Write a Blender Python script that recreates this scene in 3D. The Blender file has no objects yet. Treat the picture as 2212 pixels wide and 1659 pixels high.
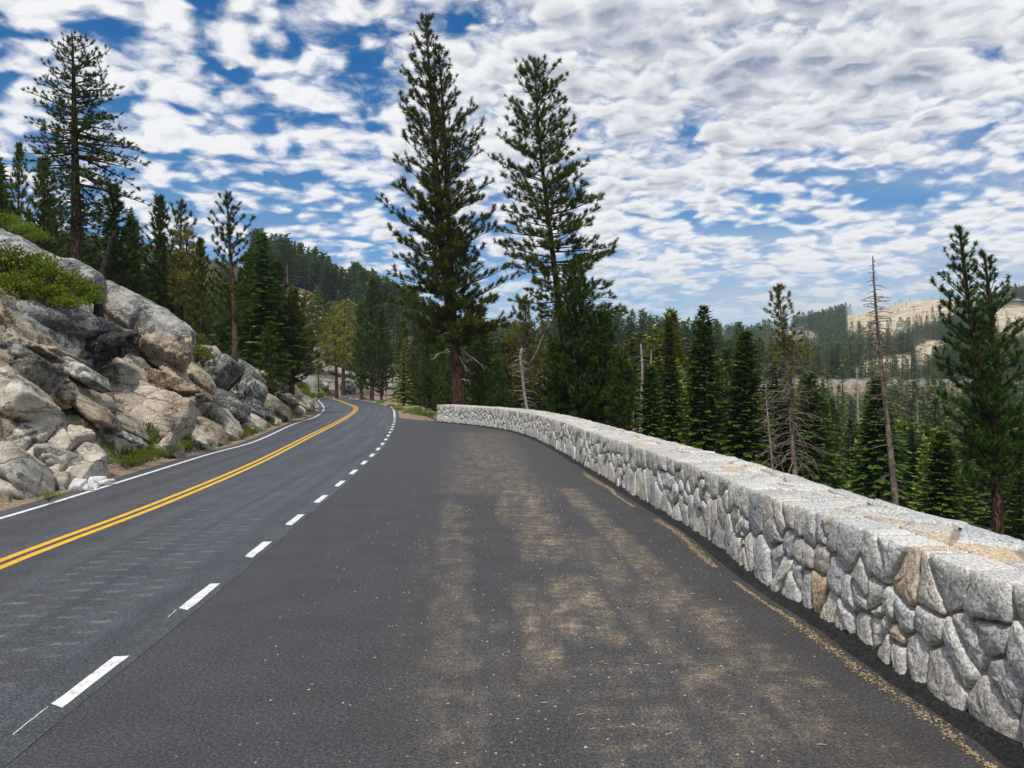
import bpy, math, random
import numpy as np
from mathutils import Vector

R = math.radians
SC = bpy.context.scene
COL = SC.collection

# ------------------------------------------------------------------ camera, sky, sun, exposure
F, CX, CY, H = 1671.0, 1106.0, 829.5, 2.2          # focal length and centre of a 2212 px wide reading of the photograph
cam_d = bpy.data.cameras.new("camera")
cam_d.sensor_width = 36.0
cam_d.lens = 36.0 * F / 2212.0
cam_d.clip_start = 0.05
cam_d.clip_end = 20000
cam = bpy.data.objects.new("camera", cam_d)
COL.objects.link(cam)
cam.location = (0, 0, H)
cam.rotation_euler = (R(90), 0, 0)
SC.camera = cam

SUN_EL, SUN_AZ = R(56), R(197)                     # azimuth clockwise from +Y (the view): behind, a little to the left
to_sun = Vector((math.sin(SUN_AZ) * math.cos(SUN_EL), math.cos(SUN_AZ) * math.cos(SUN_EL), math.sin(SUN_EL)))
sun_d = bpy.data.lights.new("sun", "SUN")
sun_d.energy = 3.7
sun_d.angle = R(2.5)
sun_d.color = (1.0, 0.94, 0.84)
sun = bpy.data.objects.new("sun", sun_d)
COL.objects.link(sun)
sun.rotation_euler = (-to_sun).to_track_quat('-Z', 'Y').to_euler()
sun.location = (0, 0, 60)

SC.view_settings.view_transform = 'Standard'
SC.view_settings.look = 'None'
SC.view_settings.gamma = 1.0
SC.view_settings.use_curve_mapping = False
SC.view_settings.exposure = 0.0
SC.render.engine = 'CYCLES'
SC.cycles.use_denoising = True
SC.cycles.max_bounces = 5
SC.cycles.diffuse_bounces = 2
SC.cycles.glossy_bounces = 2
SC.cycles.transmission_bounces = 2
SC.cycles.transparent_max_bounces = 4
SC.cycles.volume_bounces = 0


class NT:
    """small helper to write node trees"""
    def __init__(self, tree):
        self.t = tree
        tree.nodes.clear()

    def n(self, kind, ins=None, **props):
        nd = self.t.nodes.new(kind)
        for k, v in props.items():
            setattr(nd, k, v)
        for k, v in (ins or {}).items():
            s = nd.inputs[k]
            if hasattr(v, "is_output") or hasattr(v, "links"):
                self.t.links.new(v, s)
            else:
                if isinstance(v, (tuple, list)) and len(v) == 3 and s.type == 'RGBA':
                    v = (*v, 1.0)
                s.default_value = v
        return nd

    def m(self, op, a, b=None, c=None, clamp=False):
        ins = {0: a}
        if b is not None:
            ins[1] = b
        if c is not None:
            ins[2] = c
        nd = self.n('ShaderNodeMath', ins, operation=op)
        nd.use_clamp = clamp
        return nd.outputs[0]

    def vm(self, op, a, b=None, scale=None):
        ins = {0: a}
        if b is not None:
            ins[1] = b
        if scale is not None:
            ins['Scale'] = scale
        nd = self.n('ShaderNodeVectorMath', ins, operation=op)
        return nd.outputs['Value'] if op in ('LENGTH', 'DOT_PRODUCT', 'DISTANCE') else nd.outputs[0]

    def noise(self, vec, scale, detail=4, rough=0.55, dist=0.0, dim='3D', out='Fac'):
        return self.n('ShaderNodeTexNoise', {'Vector': vec, 'Scale': scale, 'Detail': detail, 'Roughness': rough, 'Distortion': dist},
                      noise_dimensions=dim).outputs[out]

    def ramp(self, x, lo, hi, smooth=True, a=0.0, b=1.0):
        nd = self.n('ShaderNodeMapRange', {'Value': x, 'From Min': lo, 'From Max': hi, 'To Min': a, 'To Max': b},
                    interpolation_type='SMOOTHSTEP' if smooth else 'LINEAR')
        return nd.outputs[0]

    def mix(self, f, a, b, mode='MIX'):
        nd = self.n('ShaderNodeMix', data_type='RGBA', blend_type=mode)
        for k, v in ((0, f), (6, a), (7, b)):
            if hasattr(v, "links"):
                self.t.links.new(v, nd.inputs[k])
            else:
                if isinstance(v, (tuple, list)) and len(v) == 3:
                    v = (*v, 1.0)
                nd.inputs[k].default_value = v
        return nd.outputs[2]


# ---- the sky: NISHITA with a layer of broken altocumulus on a plane high above
world = bpy.data.worlds.new("World")
SC.world = world
world.use_nodes = True
w = NT(world.node_tree)
SKY_K = 0.088
sky = w.n('ShaderNodeTexSky', sky_type='NISHITA', sun_disc=False, sun_elevation=SUN_EL, sun_rotation=SUN_AZ,
          altitude=2400, air_density=1.15, dust_density=0.15, ozone_density=3.0).outputs[0]
sky = w.n('ShaderNodeHueSaturation', {'Saturation': 1.45, 'Value': 1.2, 'Color': sky}).outputs[0]
g = w.n('ShaderNodeTexCoord').outputs['Generated']
sep = w.n('ShaderNodeSeparateXYZ', {0: g})
dx, dy, dz = sep.outputs
zz = w.m('ADD', w.m('MAXIMUM', dz, 0.0), 0.20)
px, py = w.m('DIVIDE', dx, zz), w.m('DIVIDE', dy, zz)
P0 = w.n('ShaderNodeCombineXYZ', {0: px, 1: py, 2: 0.0}).outputs[0]


def bump_dir(pxx, pyy, sx, sy, rot=0.0):
    """soft blob on the cloud plane, centred on the direction seen at that point of the photograph"""
    d = Vector(((pxx - CX) / F, 1.0, (CY - pyy) / F)).normalized()
    q = (d.x / (d.z + 0.20), d.y / (d.z + 0.20))
    ax, ay = w.m('SUBTRACT', px, q[0]), w.m('SUBTRACT', py, q[1])
    c, s = math.cos(rot), math.sin(rot)
    u = w.m('ADD', w.m('MULTIPLY', ax, c / sx), w.m('MULTIPLY', ay, s / sx))
    v = w.m('ADD', w.m('MULTIPLY', ax, -s / sy), w.m('MULTIPLY', ay, c / sy))
    r2 = w.m('ADD', w.m('MULTIPLY', u, u), w.m('MULTIPLY', v, v))
    return w.m('EXPONENT', w.m('MULTIPLY', r2, -1.0))


def wsum(*xs):
    r = xs[0]
    for x in xs[1:]:
        r = w.m('ADD', r, x)
    return r


def density(P):
    warp = w.n('ShaderNodeTexNoise', {'Vector': P, 'Scale': 7.0, 'Detail': 3.0}, noise_dimensions='3D').outputs['Color']
    Pw = w.vm('ADD', P, w.vm('SCALE', w.vm('SUBTRACT', warp, (0.5, 0.5, 0.5)), scale=0.085))
    big = w.noise(P, 2.0, 3, 0.5)
    mid = w.noise(Pw, 8.0, 7, 0.62)
    vor = w.n('ShaderNodeTexVoronoi', {'Vector': Pw, 'Scale': 11.0, 'Smoothness': 0.7, 'Randomness': 1.0, 'Detail': 1.0, 'Roughness': 0.5},
              feature='SMOOTH_F1').outputs['Distance']
    puff = w.ramp(vor, 0.0, 0.85, False, 1.0, 0.0)
    return wsum(w.m('MULTIPLY', big, 0.55), w.m('MULTIPLY', mid, 0.80), w.m('MULTIPLY', puff, 0.46))


gapL = bump_dir(430, 290, 0.50, 0.42)
gapL2 = bump_dir(60, 150, 0.5, 0.5)
gapT = bump_dir(760, 20, 0.42, 0.16)
gapR = bump_dir(1860, 400, 0.30, 0.13, 0.35)
gapR2 = bump_dir(1620, 470, 0.16, 0.20, 0.3)
gapLow = bump_dir(760, 600, 0.5, 0.5)
solid = bump_dir(1550, 120, 0.75, 0.75)
bias = wsum(w.m('MULTIPLY', gapL, -0.055), w.m('MULTIPLY', gapL2, -0.01), w.m('MULTIPLY', gapT, -0.09), w.m('MULTIPLY', gapR, -0.25),
            w.m('MULTIPLY', gapR2, -0.15), w.m('MULTIPLY', gapLow, -0.08), w.m('MULTIPLY', solid, 0.20))
D0 = w.m('ADD', density(P0), bias)
P1 = w.n('ShaderNodeMapping', {'Vector': P0, 'Location': (-0.008, -0.020, 0.0)}).outputs[0]
D1 = w.m('ADD', density(P1), bias)
cover = w.ramp(D0, 0.600, 0.865)
lit = w.ramp(w.m('SUBTRACT', D0, D1), -0.13, 0.12)
thick = w.ramp(D0, 0.84, 1.18)
fine = w.noise(P0, 7.0, 6, 0.62)
shade = w.m('ADD', w.m('MULTIPLY', thick, 0.62), w.m('MULTIPLY', lit, -0.62))
shade = w.m('ADD', shade, 0.30)
shade = w.m('ADD', shade, w.m('MULTIPLY', w.m('SUBTRACT', fine, 0.5), 0.75))
shade = w.m('ADD', shade, w.m('MULTIPLY', w.m('ADD', solid, w.m('MULTIPLY', gapL, -0.8)), 0.36))
shade = w.ramp(shade, -0.15, 1.35)
ccol = w.mix(shade, (11.4, 11.4, 11.4), (3.1, 3.6, 4.9))
# thin veil of high cloud towards the horizon on the right
Ps = w.n('ShaderNodeMapping', {'Vector': P0, 'Scale': (0.35, 1.5, 1.0), 'Rotation': (0, 0, R(-28))}).outputs[0]
veil = w.ramp(w.noise(Ps, 2.4, 5, 0.5), 0.22, 0.62)
low = w.ramp(dz, 0.36, 0.04)
right = w.ramp(dx, -0.05, 0.45)
veil = w.m('MULTIPLY', w.m('MULTIPLY', veil, low), w.m('ADD', w.m('MULTIPLY', right, 0.70), 0.25))
sky2 = w.mix(w.m('MULTIPLY', veil, 0.9), sky, (7.4, 7.8, 8.3))
lowfade = w.ramp(dz, 0.02, 0.17)
cover = w.m('MULTIPLY', cover, w.m('ADD', w.m('MULTIPLY', lowfade, 0.97), 0.0))
cover = w.m('MULTIPLY', cover, 0.97)
skyc = w.mix(cover, sky2, ccol)
bg = w.n('ShaderNodeBackground', {'Color': skyc, 'Strength': SKY_K})
w.n('ShaderNodeOutputWorld', {'Surface': bg.outputs[0]})
world.cycles.sampling_method = 'MANUAL'
world.cycles.sample_map_resolution = 512


# ------------------------------------------------------------------ helpers
def W(px, py, Y):
    return np.array([(px - CX) / F * Y, Y, H - (py - CY) / F * Y])


def G(px, py):
    Y = F * H / (py - CY)
    return np.array([(px - CX) / F * Y, Y])


def PX(x, y, z):
    y = np.maximum(y, 0.01)
    return CX + F * x / y, CY - F * (z - H) / y


def mk(name, V, Fc, mat=None, parent=None, smooth=False, attrs=None, uv=None, loc=None, mesh=None):
    """one mesh object from arrays; Fc is a list of (n,k) index arrays"""
    if mesh is None:
        mesh = bpy.data.meshes.new(name)
        V = np.asarray(V, dtype=np.float32)
        if not isinstance(Fc, list):
            Fc = [Fc]
        Fc = [np.asarray(f, dtype=np.int32) for f in Fc if len(f)]
        nl = sum(f.size for f in Fc)
        nf = sum(len(f) for f in Fc)
        mesh.vertices.add(len(V))
        mesh.vertices.foreach_set("co", V.ravel())
        mesh.loops.add(nl)
        loops = np.concatenate([f.ravel() for f in Fc])
        mesh.loops.foreach_set("vertex_index", loops)
        mesh.polygons.add(nf)
        sizes = np.concatenate([np.full(len(f), f.shape[1], dtype=np.int32) for f in Fc])
        starts = np.concatenate([[0], np.cumsum(sizes)[:-1]]).astype(np.int32)
        mesh.polygons.foreach_set("loop_start", starts)
        if smooth:
            mesh.polygons.foreach_set("use_smooth", np.ones(nf, dtype=bool))
        for an, av in (attrs or {}).items():
            a = mesh.attributes.new(an, 'FLOAT_COLOR', 'POINT')
            av = np.asarray(av, dtype=np.float32)
            if av.shape[1] == 3:
                av = np.hstack([av, np.ones((len(av), 1), np.float32)])
            a.data.foreach_set("color", av.ravel())
        if uv is not None:
            ul = mesh.uv_layers.new(name="UVMap")
            ul.data.foreach_set("uv", np.asarray(uv, dtype=np.float32)[loops].ravel())
        mesh.update(calc_edges=True)
        mesh.validate()
        if mat:
            mesh.materials.append(mat)
    o = bpy.data.objects.new(name, mesh)
    COL.objects.link(o)
    if parent:
        o.parent = parent
    if loc is not None:
        o.location = loc
    return o


def empty(name, label, cat, loc, rotz=0.0, scale=1.0, group=None):
    o = bpy.data.objects.new(name, None)
    COL.objects.link(o)
    o.empty_display_size = 0.2
    o.location = loc
    o.rotation_euler = (0, 0, rotz)
    o.scale = (scale,) * 3 if not isinstance(scale, tuple) else scale
    o['label'] = label
    o['category'] = cat
    if group:
        o['group'] = group
    return o


class Buf:
    def __init__(self):
        self.V, self.F, self.T, self.n = [], {}, [], 0

    def add(self, V, Fs, tint=None):
        V = np.asarray(V, dtype=np.float64)
        for f in (Fs if isinstance(Fs, list) else [Fs]):
            f = np.asarray(f, dtype=np.int64)
            if len(f):
                self.F.setdefault(f.shape[1], []).append(f + self.n)
        self.V.append(V)
        self.T.append(np.tile(np.asarray(tint if tint is not None else (0.5, 0.5, 0.5)), (len(V), 1)) if tint is None or np.ndim(tint) == 1 else tint)
        self.n += len(V)

    def arrays(self):
        return np.concatenate(self.V), [np.concatenate(f) for f in self.F.values()], np.concatenate(self.T)

    def build(self, name, mat, parent=None, smooth=False, tint=True):
        V, Fs, T = self.arrays()
        return mk(name, V, Fs, mat, parent, smooth, {'tint': T} if tint else None)


def nrm(a):
    a = np.asarray(a, dtype=np.float64)
    return a / np.maximum(np.linalg.norm(a, axis=-1, keepdims=True), 1e-9)


def tube(pts, rad, sides=6, cap=True):
    pts = np.asarray(pts, dtype=np.float64)
    n = len(pts)
    rad = np.broadcast_to(np.asarray(rad, dtype=np.float64), (n,))
    t = nrm(np.gradient(pts, axis=0))
    ref = np.array([0.0, 0, 1.0]) if abs(t[:, 2]).mean() < 0.8 else np.array([1.0, 0.2, 0])
    a = nrm(np.cross(t, ref))
    b = np.cross(t, a)
    th = np.arange(sides) / sides * 2 * math.pi
    V = pts[:, None, :] + rad[:, None, None] * (np.cos(th)[None, :, None] * a[:, None, :] + np.sin(th)[None, :, None] * b[:, None, :])
    V = V.reshape(-1, 3)
    i = np.arange(n - 1)[:, None] * sides
    j = np.arange(sides)[None, :]
    k = (j + 1) % sides
    Q = np.stack([i + j, i + k, i + sides + k, i + sides + j], -1).reshape(-1, 4)
    return V, Q


# value noise, vectorised
_rng = np.random.RandomState(7)
_TAB = _rng.rand(256, 256)


def vnoise(x, y):
    x = np.asarray(x, dtype=np.float64)
    y = np.asarray(y, dtype=np.float64)
    xi, yi = np.floor(x).astype(int), np.floor(y).astype(int)
    fx, fy = x - xi, y - yi
    fx, fy = fx * fx * (3 - 2 * fx), fy * fy * (3 - 2 * fy)
    a = _TAB[xi & 255, yi & 255]
    b = _TAB[(xi + 1) & 255, yi & 255]
    c = _TAB[xi & 255, (yi + 1) & 255]
    d = _TAB[(xi + 1) & 255, (yi + 1) & 255]
    return (a * (1 - fx) + b * fx) * (1 - fy) + (c * (1 - fx) + d * fx) * fy


def fbm(x, y, o=4, gain=0.5):
    s, a, t = 0.0, 1.0, 0.0
    for i in range(o):
        s = s + a * vnoise(x * 2 ** i + 17.3 * i, y * 2 ** i - 9.1 * i)
        t += a
        a *= gain
    return s / t


def sstep(a, b, x):
    t = np.clip((np.asarray(x, dtype=np.float64) - a) / (b - a), 0, 1)
    return t * t * (3 - 2 * t)


def spline(pts, n):
    """Catmull-Rom through pts, resampled at n even steps of arc length"""
    P = np.asarray(pts, dtype=np.float64)
    Q = np.vstack([2 * P[0] - P[1], P, 2 * P[-1] - P[-2]])
    out = []
    for i in range(1, len(Q) - 2):
        t = np.linspace(0, 1, 24, endpoint=False)[:, None]
        p0, p1, p2, p3 = Q[i - 1], Q[i], Q[i + 1], Q[i + 2]
        out.append(0.5 * (2 * p1 + (p2 - p0) * t + (2 * p0 - 5 * p1 + 4 * p2 - p3) * t ** 2 + (3 * p1 - p0 - 3 * p2 + p3) * t ** 3))
    out.append(P[-1:])
    C = np.vstack(out)
    s = np.concatenate([[0], np.cumsum(np.linalg.norm(np.diff(C, axis=0), axis=1))])
    q = np.linspace(0, s[-1], n)
    return np.stack([np.interp(q, s, C[:, k]) for k in range(C.shape[1])], 1)


def side(C):
    """unit normals to the left of a 2-D line"""
    t = nrm(np.gradient(C, axis=0))
    return np.stack([-t[:, 1], t[:, 0]], 1)


def sdist(x, y, L):
    """signed distance to a polyline, positive on its left, and arc length of the nearest point"""
    x, y = np.ravel(x), np.ravel(y)
    best = np.full(len(x), 1e18)
    sg = np.zeros(len(x))
    sa = np.zeros(len(x))
    acc = 0.0
    for a, b in zip(L[:-1], L[1:]):
        d = b - a
        l2 = d @ d
        t = np.clip(((x - a[0]) * d[0] + (y - a[1]) * d[1]) / l2, 0, 1)
        ex, ey = x - a[0] - t * d[0], y - a[1] - t * d[1]
        q = ex * ex + ey * ey
        k = q < best - 1e-12
        best = np.where(k, q, best)
        sg = np.where(k, np.sign(d[0] * (y - a[1]) - d[1] * (x - a[0])), sg)
        sa = np.where(k, acc + t * math.sqrt(l2), sa)
        acc += math.sqrt(l2)
    return np.sqrt(best) * np.where(sg == 0, 1, sg), sa


# ------------------------------------------------------------------ the lines of the road, on the ground
LLw = [(-6.5, -40), (-7.4, -15), (-7.9, 0), (-8.2, 7)] + [tuple(G(*p)) for p in
      ((0, 1120.6), (262, 1040.6), (450, 982), (553, 953), (631.6, 917.6), (682, 900), (699.5, 884.8), (696, 874), (688.5, 864), (699, 857.8))] + \
      [(-32.6, 149), (-28, 164), (-17, 186), (6, 214), (45, 244), (110, 285), (230, 350), (520, 480), (1000, 640)]
CLw = [(-4.2, -40), (-5.0, -15), (-5.5, 0), (-5.75, 5)] + [tuple(G(*p)) for p in
      ((0, 1219.6), (349, 1087), (553, 1000.8), (662, 946), (728, 913), (758.6, 894.7), (768.4, 884.8), (766, 878.4), (750, 872.2), (734.6, 866), (721, 860.3))] + \
      [(-29.6, 139), (-26, 158), (-15, 181), (9, 208), (47, 238), (112, 279), (232, 344), (522, 474), (1002, 634)]
RLw = [(-1.6, -40), (-2.4, -15), (-2.85, 0)] + [tuple(G(*p)) for p in
      ((190, 1475), (430, 1290), (636, 1124), (733, 1046), (784, 1002), (813.6, 973.8), (831, 953), (841, 936.5), (849, 920), (852.4, 903.6),
       (850.5, 887), (841.8, 878), (815.5, 870.6), (782.7, 865), (756, 860.3))] + [(-26.6, 133), (-23, 153), (-12, 175), (12, 202), (49, 232), (114, 273), (234, 338), (524, 468), (1004, 628)]
LL, CL, RL = spline(LLw, 1300), spline(CLw, 1300), spline(RLw, 1300)
LLf = LL
LL, CL, RL = [q[q[:, 1] < 262] for q in (LL, CL, RL)]                # the paved length that is built
WBpx = [(2212, 1637), (1980, 1480), (1800, 1355), (1650, 1262), (1500, 1150), (1400, 1090), (1300, 1030), (1250, 1000), (1200, 970), (1150, 946), (1100, 931), (1040, 921.5), (1000, 917), (945, 911.5)]
WB = spline([(3.25, -9), (3.18, -4), (3.1, 0)] + [tuple(G(*p)) for p in WBpx], 500)   # foot of the stone wall, road side
WALL_T, WALL_H = 0.98, 1.0
# right limit of the level ground
_wbk = WB - side(WB) * (WALL_T + 0.5)
_rf = spline(RLw, 1300)
_re = _rf[(_rf[:, 1] > 56)] - side(_rf)[_rf[:, 1] > 56] * 3.0


def thin(L, tol):
    """fewest points that keep a polyline within tol"""
    keep, i = [0], 0
    while i < len(L) - 1:
        j = i + 1
        while j + 1 < len(L) and j - i < 160:
            a, b = L[i], L[j + 1]
            d = (b - a) / np.linalg.norm(b - a)
            q = L[i + 1:j + 1] - a
            if np.abs(q[:, 0] * d[1] - q[:, 1] * d[0]).max() > tol:
                break
            j += 1
        keep.append(j)
        i = j
    return L[keep]


RB = np.vstack([thin(_wbk, .04), [(-7.2, 48.5)], thin(_re, .06)])
LLc, RBc = thin(LLf, .04), RB

_s = np.concatenate([[0], np.cumsum(np.linalg.norm(np.diff(LLc, axis=0), axis=1))])
CUT_H = lambda yy: np.interp(yy, [-40, 5, 16, 24, 32, 42, 55, 70, 100, 150, 400], [7.4, 7.5, 7.5, 7.1, 5.5, 4.2, 2.9, 2.3, 2.6, 3.0, 3.0])
SKYX = [-4000, -500, 0, 300, 500, 640, 720, 790, 850, 950, 1100, 1350, 1500, 1580, 1650, 1800, 1900, 2000, 2100, 2212, 3000, 5200]
SKYY = [470, 470, 480, 520, 570, 612, 648, 682, 712, 738, 750, 752, 746, 732, 722, 690, 662, 645, 640, 645, 640, 640]


def terrain(x, y):
    sh = np.shape(x)
    x = np.ravel(np.asarray(x, dtype=np.float64))
    y = np.ravel(np.asarray(y, dtype=np.float64))
    dl, sa = sdist(x, y, LLc)
    dr, _ = sdist(x, y, RBc)
    dr = -dr
    yn = np.interp(sa, _s, LLc[:, 1])
    n1 = fbm(x * 0.25, y * 0.25, 4) - 0.5
    n2 = fbm(x * 0.03 + 5, y * 0.03, 4) - 0.5
    # left: the rock cut, then the hillside
    hc = CUT_H(yn)
    d0 = 0.95 + 0.5 * (fbm(sa * 0.3, sa * 0 + 3, 2) - 0.5)
    rise = np.clip(dl - d0, 0, None)
    wdt = hc / 1.12
    t = np.clip(rise / wdt, 0, 1)
    zl = hc * (t * 1.25 - 0.25 * t * t) + 0.30 * np.clip(rise - wdt, 0, None) + n1 * np.clip(rise, 0, 1.0) * 0.9
    zl += n2 * 7 * sstep(15, 60, rise)
    # right: down into the valley
    rr = np.clip(dr, 0, None)
    zr = -26 * (1 - np.exp(-rr * 0.62 / 26)) + n1 * np.clip(rr, 0, 1) * 0.9 + n2 * 8 * sstep(15, 60, rr)
    z = np.where(dl > 0, zl, np.where(dr > 0, zr, -0.06))
    # far ridges, up to the skyline of the photograph
    r = np.hypot(x, y)
    az = np.arctan2(x, y)
    azc = np.clip(az, -1.25, 1.25)
    pxx = CX + F * np.tan(azc)
    sl = (CY - np.interp(pxx, SKYX, SKYY)) / F * np.cos(azc)
    sl = np.where(np.abs(az) > 1.2, 0.12, sl)
    rc = np.interp(pxx, [700, 850, 1300], [360, 520, 930])
    base = np.interp(pxx, [700, 900, 1200], [10, -8, -24])
    crest = H + sl * rc
    q = np.clip((r - 0.26 * rc) / (0.74 * rc), 0, 1.6)
    g = np.where(q < 1, q ** np.interp(pxx, [700, 1300], [1.0, 1.35]), 1 - 0.35 * (q - 1))
    zf = base + (crest - base) * g + (fbm(x * 0.008, y * 0.008, 5) - 0.5) * 26 * sstep(150, 500, r) * np.clip(1.15 - q, 0, 1)
    k = sstep(0.45, 0.85, r / rc * np.where(pxx < 900, 0.9, 1.6))
    k = np.where((dl < 6) & (dr < 6), 0, k * sstep(6, 40, np.maximum(dl, dr)))
    z = z * (1 - k) + zf * k
    lim = H + (CY - np.interp(pxx, SKYX, SKYY)) / F * np.cos(azc) * r
    z = np.where((r > 120) & (np.abs(az) < 1.2), np.minimum(z, lim), z)
    return z.reshape(sh)


def tz(x, y):
    return float(terrain(np.array([x]), np.array([y]))[0])


def hit(px, py, y0=8.0, y1=400.0):
    """where the sight line through a point of the photograph meets the ground"""
    Y = np.geomspace(y0, y1, 900)
    X, Z = (px - CX) / F * Y, H - (py - CY) / F * Y
    below = np.nonzero(Z < terrain(X, Y))[0]
    i = below[0] if len(below) else len(Y) - 1
    return np.array([X[i], Y[i], Z[i]])

# ------------------------------------------------------------------ materials
def newmat(name):
    m = bpy.data.materials.new(name)
    m.use_nodes = True
    t = NT(m.node_tree)
    return m, t


def finish(t, col, rough=0.8, bump=None, bstr=0.3, bdist=0.02, spec=0.5, trans=None):
    ins = {'Base Color': col, 'Roughness': rough, 'Specular IOR Level': spec}
    if bump is not None:
        ins['Normal'] = t.n('ShaderNodeBump', {'Height': bump, 'Strength': bstr, 'Distance': bdist}).outputs[0]
    b = t.n('ShaderNodeBsdfPrincipled', ins)
    out = b.outputs[0]
    if trans is not None:
        tr = t.n('ShaderNodeBsdfTranslucent', {'Color': trans[1]})
        out = t.n('ShaderNodeMixShader', {0: trans[0], 1: out, 2: tr.outputs[0]}).outputs[0]
    t.n('ShaderNodeOutputMaterial', {'Surface': out})
    return b


def geo(t):
    return t.n('ShaderNodeNewGeometry').outputs['Position']


def attr(t, name):
    return t.n('ShaderNodeAttribute', attribute_name=name).outputs['Color']


def granite(name, base, dark, stain, warm=0.3, fleck=0.6, crack=True, bs=0.85, rust=0.25):
    """jointed granite: grain, dark lichen with pale flecks, rusty water marks, hairline cracks"""
    m, t = newmat(name)
    p = geo(t)
    tint = attr(t, 'tint')
    grain = t.noise(p, 34, 3, 0.7)
    midn = t.noise(p, 2.6, 6, 0.62)
    big = t.noise(p, 0.55, 4, 0.55)
    col = t.mix(t.ramp(midn, 0.30, 0.70), tuple(c * 0.66 for c in base), tuple(min(1, c * 1.22) for c in base))
    col = t.mix(t.m('MULTIPLY', t.ramp(big, 0.42, 0.66), warm), col, (0.40, 0.29, 0.18))
    col = t.mix(t.ramp(grain, 0.35, 0.72, False, 0.0, 0.5), col, tuple(c * 0.40 for c in base))
    sp_ = t.noise(p, 13, 4, 0.8)
    col = t.mix(t.ramp(sp_, 0.55, 0.63, True, 0.0, 0.55), col, tuple(c * 0.28 for c in base))
    col = t.mix(t.ramp(sp_, 0.42, 0.34, True, 0.0, 0.5), col, tuple(min(.8, c * 1.35) for c in base))
    # lichen
    l1 = t.noise(p, 1.15, 7, 0.66, 0.4)
    l2 = t.noise(p, 5.0, 6, 0.78)
    lic = t.ramp(t.m('ADD', l1, t.m('MULTIPLY', t.m('SUBTRACT', l2, 0.5), 0.62)), 0.66 - stain * 0.42, 0.74 - stain * 0.36)
    fl = t.ramp(t.noise(p, 9, 5, 0.78), 0.53, 0.61)
    dcol = t.mix(t.m('MULTIPLY', fl, fleck), dark, (0.30, 0.32, 0.29))
    col = t.mix(t.m('MULTIPLY', lic, 0.92), col, dcol)
    # rust streaks following the dip
    rn = t.noise(t.n('ShaderNodeMapping', {'Vector': p, 'Rotation': (0, R(33), 0), 'Scale': (0.5, 0.5, 2.2)}).outputs[0], 1.3, 5, 0.6)
    col = t.mix(t.m('MULTIPLY', t.ramp(rn, 0.57, 0.68), rust), col, (0.26, 0.13, 0.055))
    hgt = t.m('ADD', t.m('MULTIPLY', midn, 0.9), t.m('MULTIPLY', grain, 0.25))
    if crack:
        pm = t.n('ShaderNodeMapping', {'Vector': t.vm('ADD', p, t.vm('SCALE', t.n('ShaderNodeTexNoise', {'Vector': p, 'Scale': 1.3, 'Detail': 5.0}).outputs['Color'], scale=0.9)),
                                       'Rotation': (R(10), R(32), R(20)), 'Scale': (0.42, 0.8, 1.9)}).outputs[0]
        vd = t.n('ShaderNodeTexVoronoi', {'Vector': pm, 'Scale': 0.62}, feature='DISTANCE_TO_EDGE').outputs['Distance']
        ck = t.ramp(vd, 0.030, 0.0)
        vd2 = t.n('ShaderNodeTexVoronoi', {'Vector': pm, 'Scale': 3.1}, feature='DISTANCE_TO_EDGE').outputs['Distance']
        ck2 = t.m('MULTIPLY', t.ramp(vd2, 0.045, 0.0), t.ramp(big, 0.42, 0.6))
        ck = t.m('MULTIPLY', t.m('MAXIMUM', ck, t.m('MULTIPLY', ck2, 0.7)), t.ramp(midn, 0.36, 0.56))
        col = t.mix(t.m('MULTIPLY', ck, 0.45), col, (0.045, 0.038, 0.030))
        hgt = t.m('SUBTRACT', hgt, t.m('MULTIPLY', ck, 0.6))
    col = t.mix(1.0, col, t.vm('SCALE', tint, scale=2.0), 'MULTIPLY')
    finish(t, col, 0.86, hgt, bs, 0.10, 0.3)
    return m


M = {}
M['rock_pale'] = granite('granite_pale', (0.56, 0.53, 0.475), (0.10, 0.10, 0.095), 0.24, 0.30, 0.5, rust=0.5)
M['rock_grey'] = granite('granite_grey', (0.42, 0.42, 0.41), (0.085, 0.088, 0.09), 0.50, 0.12, 0.8, bs=0.6, rust=0.1)
M['rock_dark'] = granite('granite_lichen', (0.40, 0.395, 0.37), (0.060, 0.062, 0.060), 0.66, 0.25, 0.95, rust=0.2)
M['rock_tan'] = granite('granite_tan', (0.50, 0.44, 0.345), (0.085, 0.08, 0.07), 0.34, 0.50, 0.5, rust=0.6)
M['rock_black'] = granite('granite_lichen_shade', (0.075, 0.075, 0.075), (0.028, 0.03, 0.032), 0.75, 0.1, 0.5, rust=0.15)  # black lichen, with the shade of the overhang painted in
M['rock_white'] = granite('white_rock', (0.74, 0.74, 0.73), (0.4, 0.4, 0.4), 0.0, 0.05, 0.2, crack=False, bs=0.3, rust=0.05)


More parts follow.
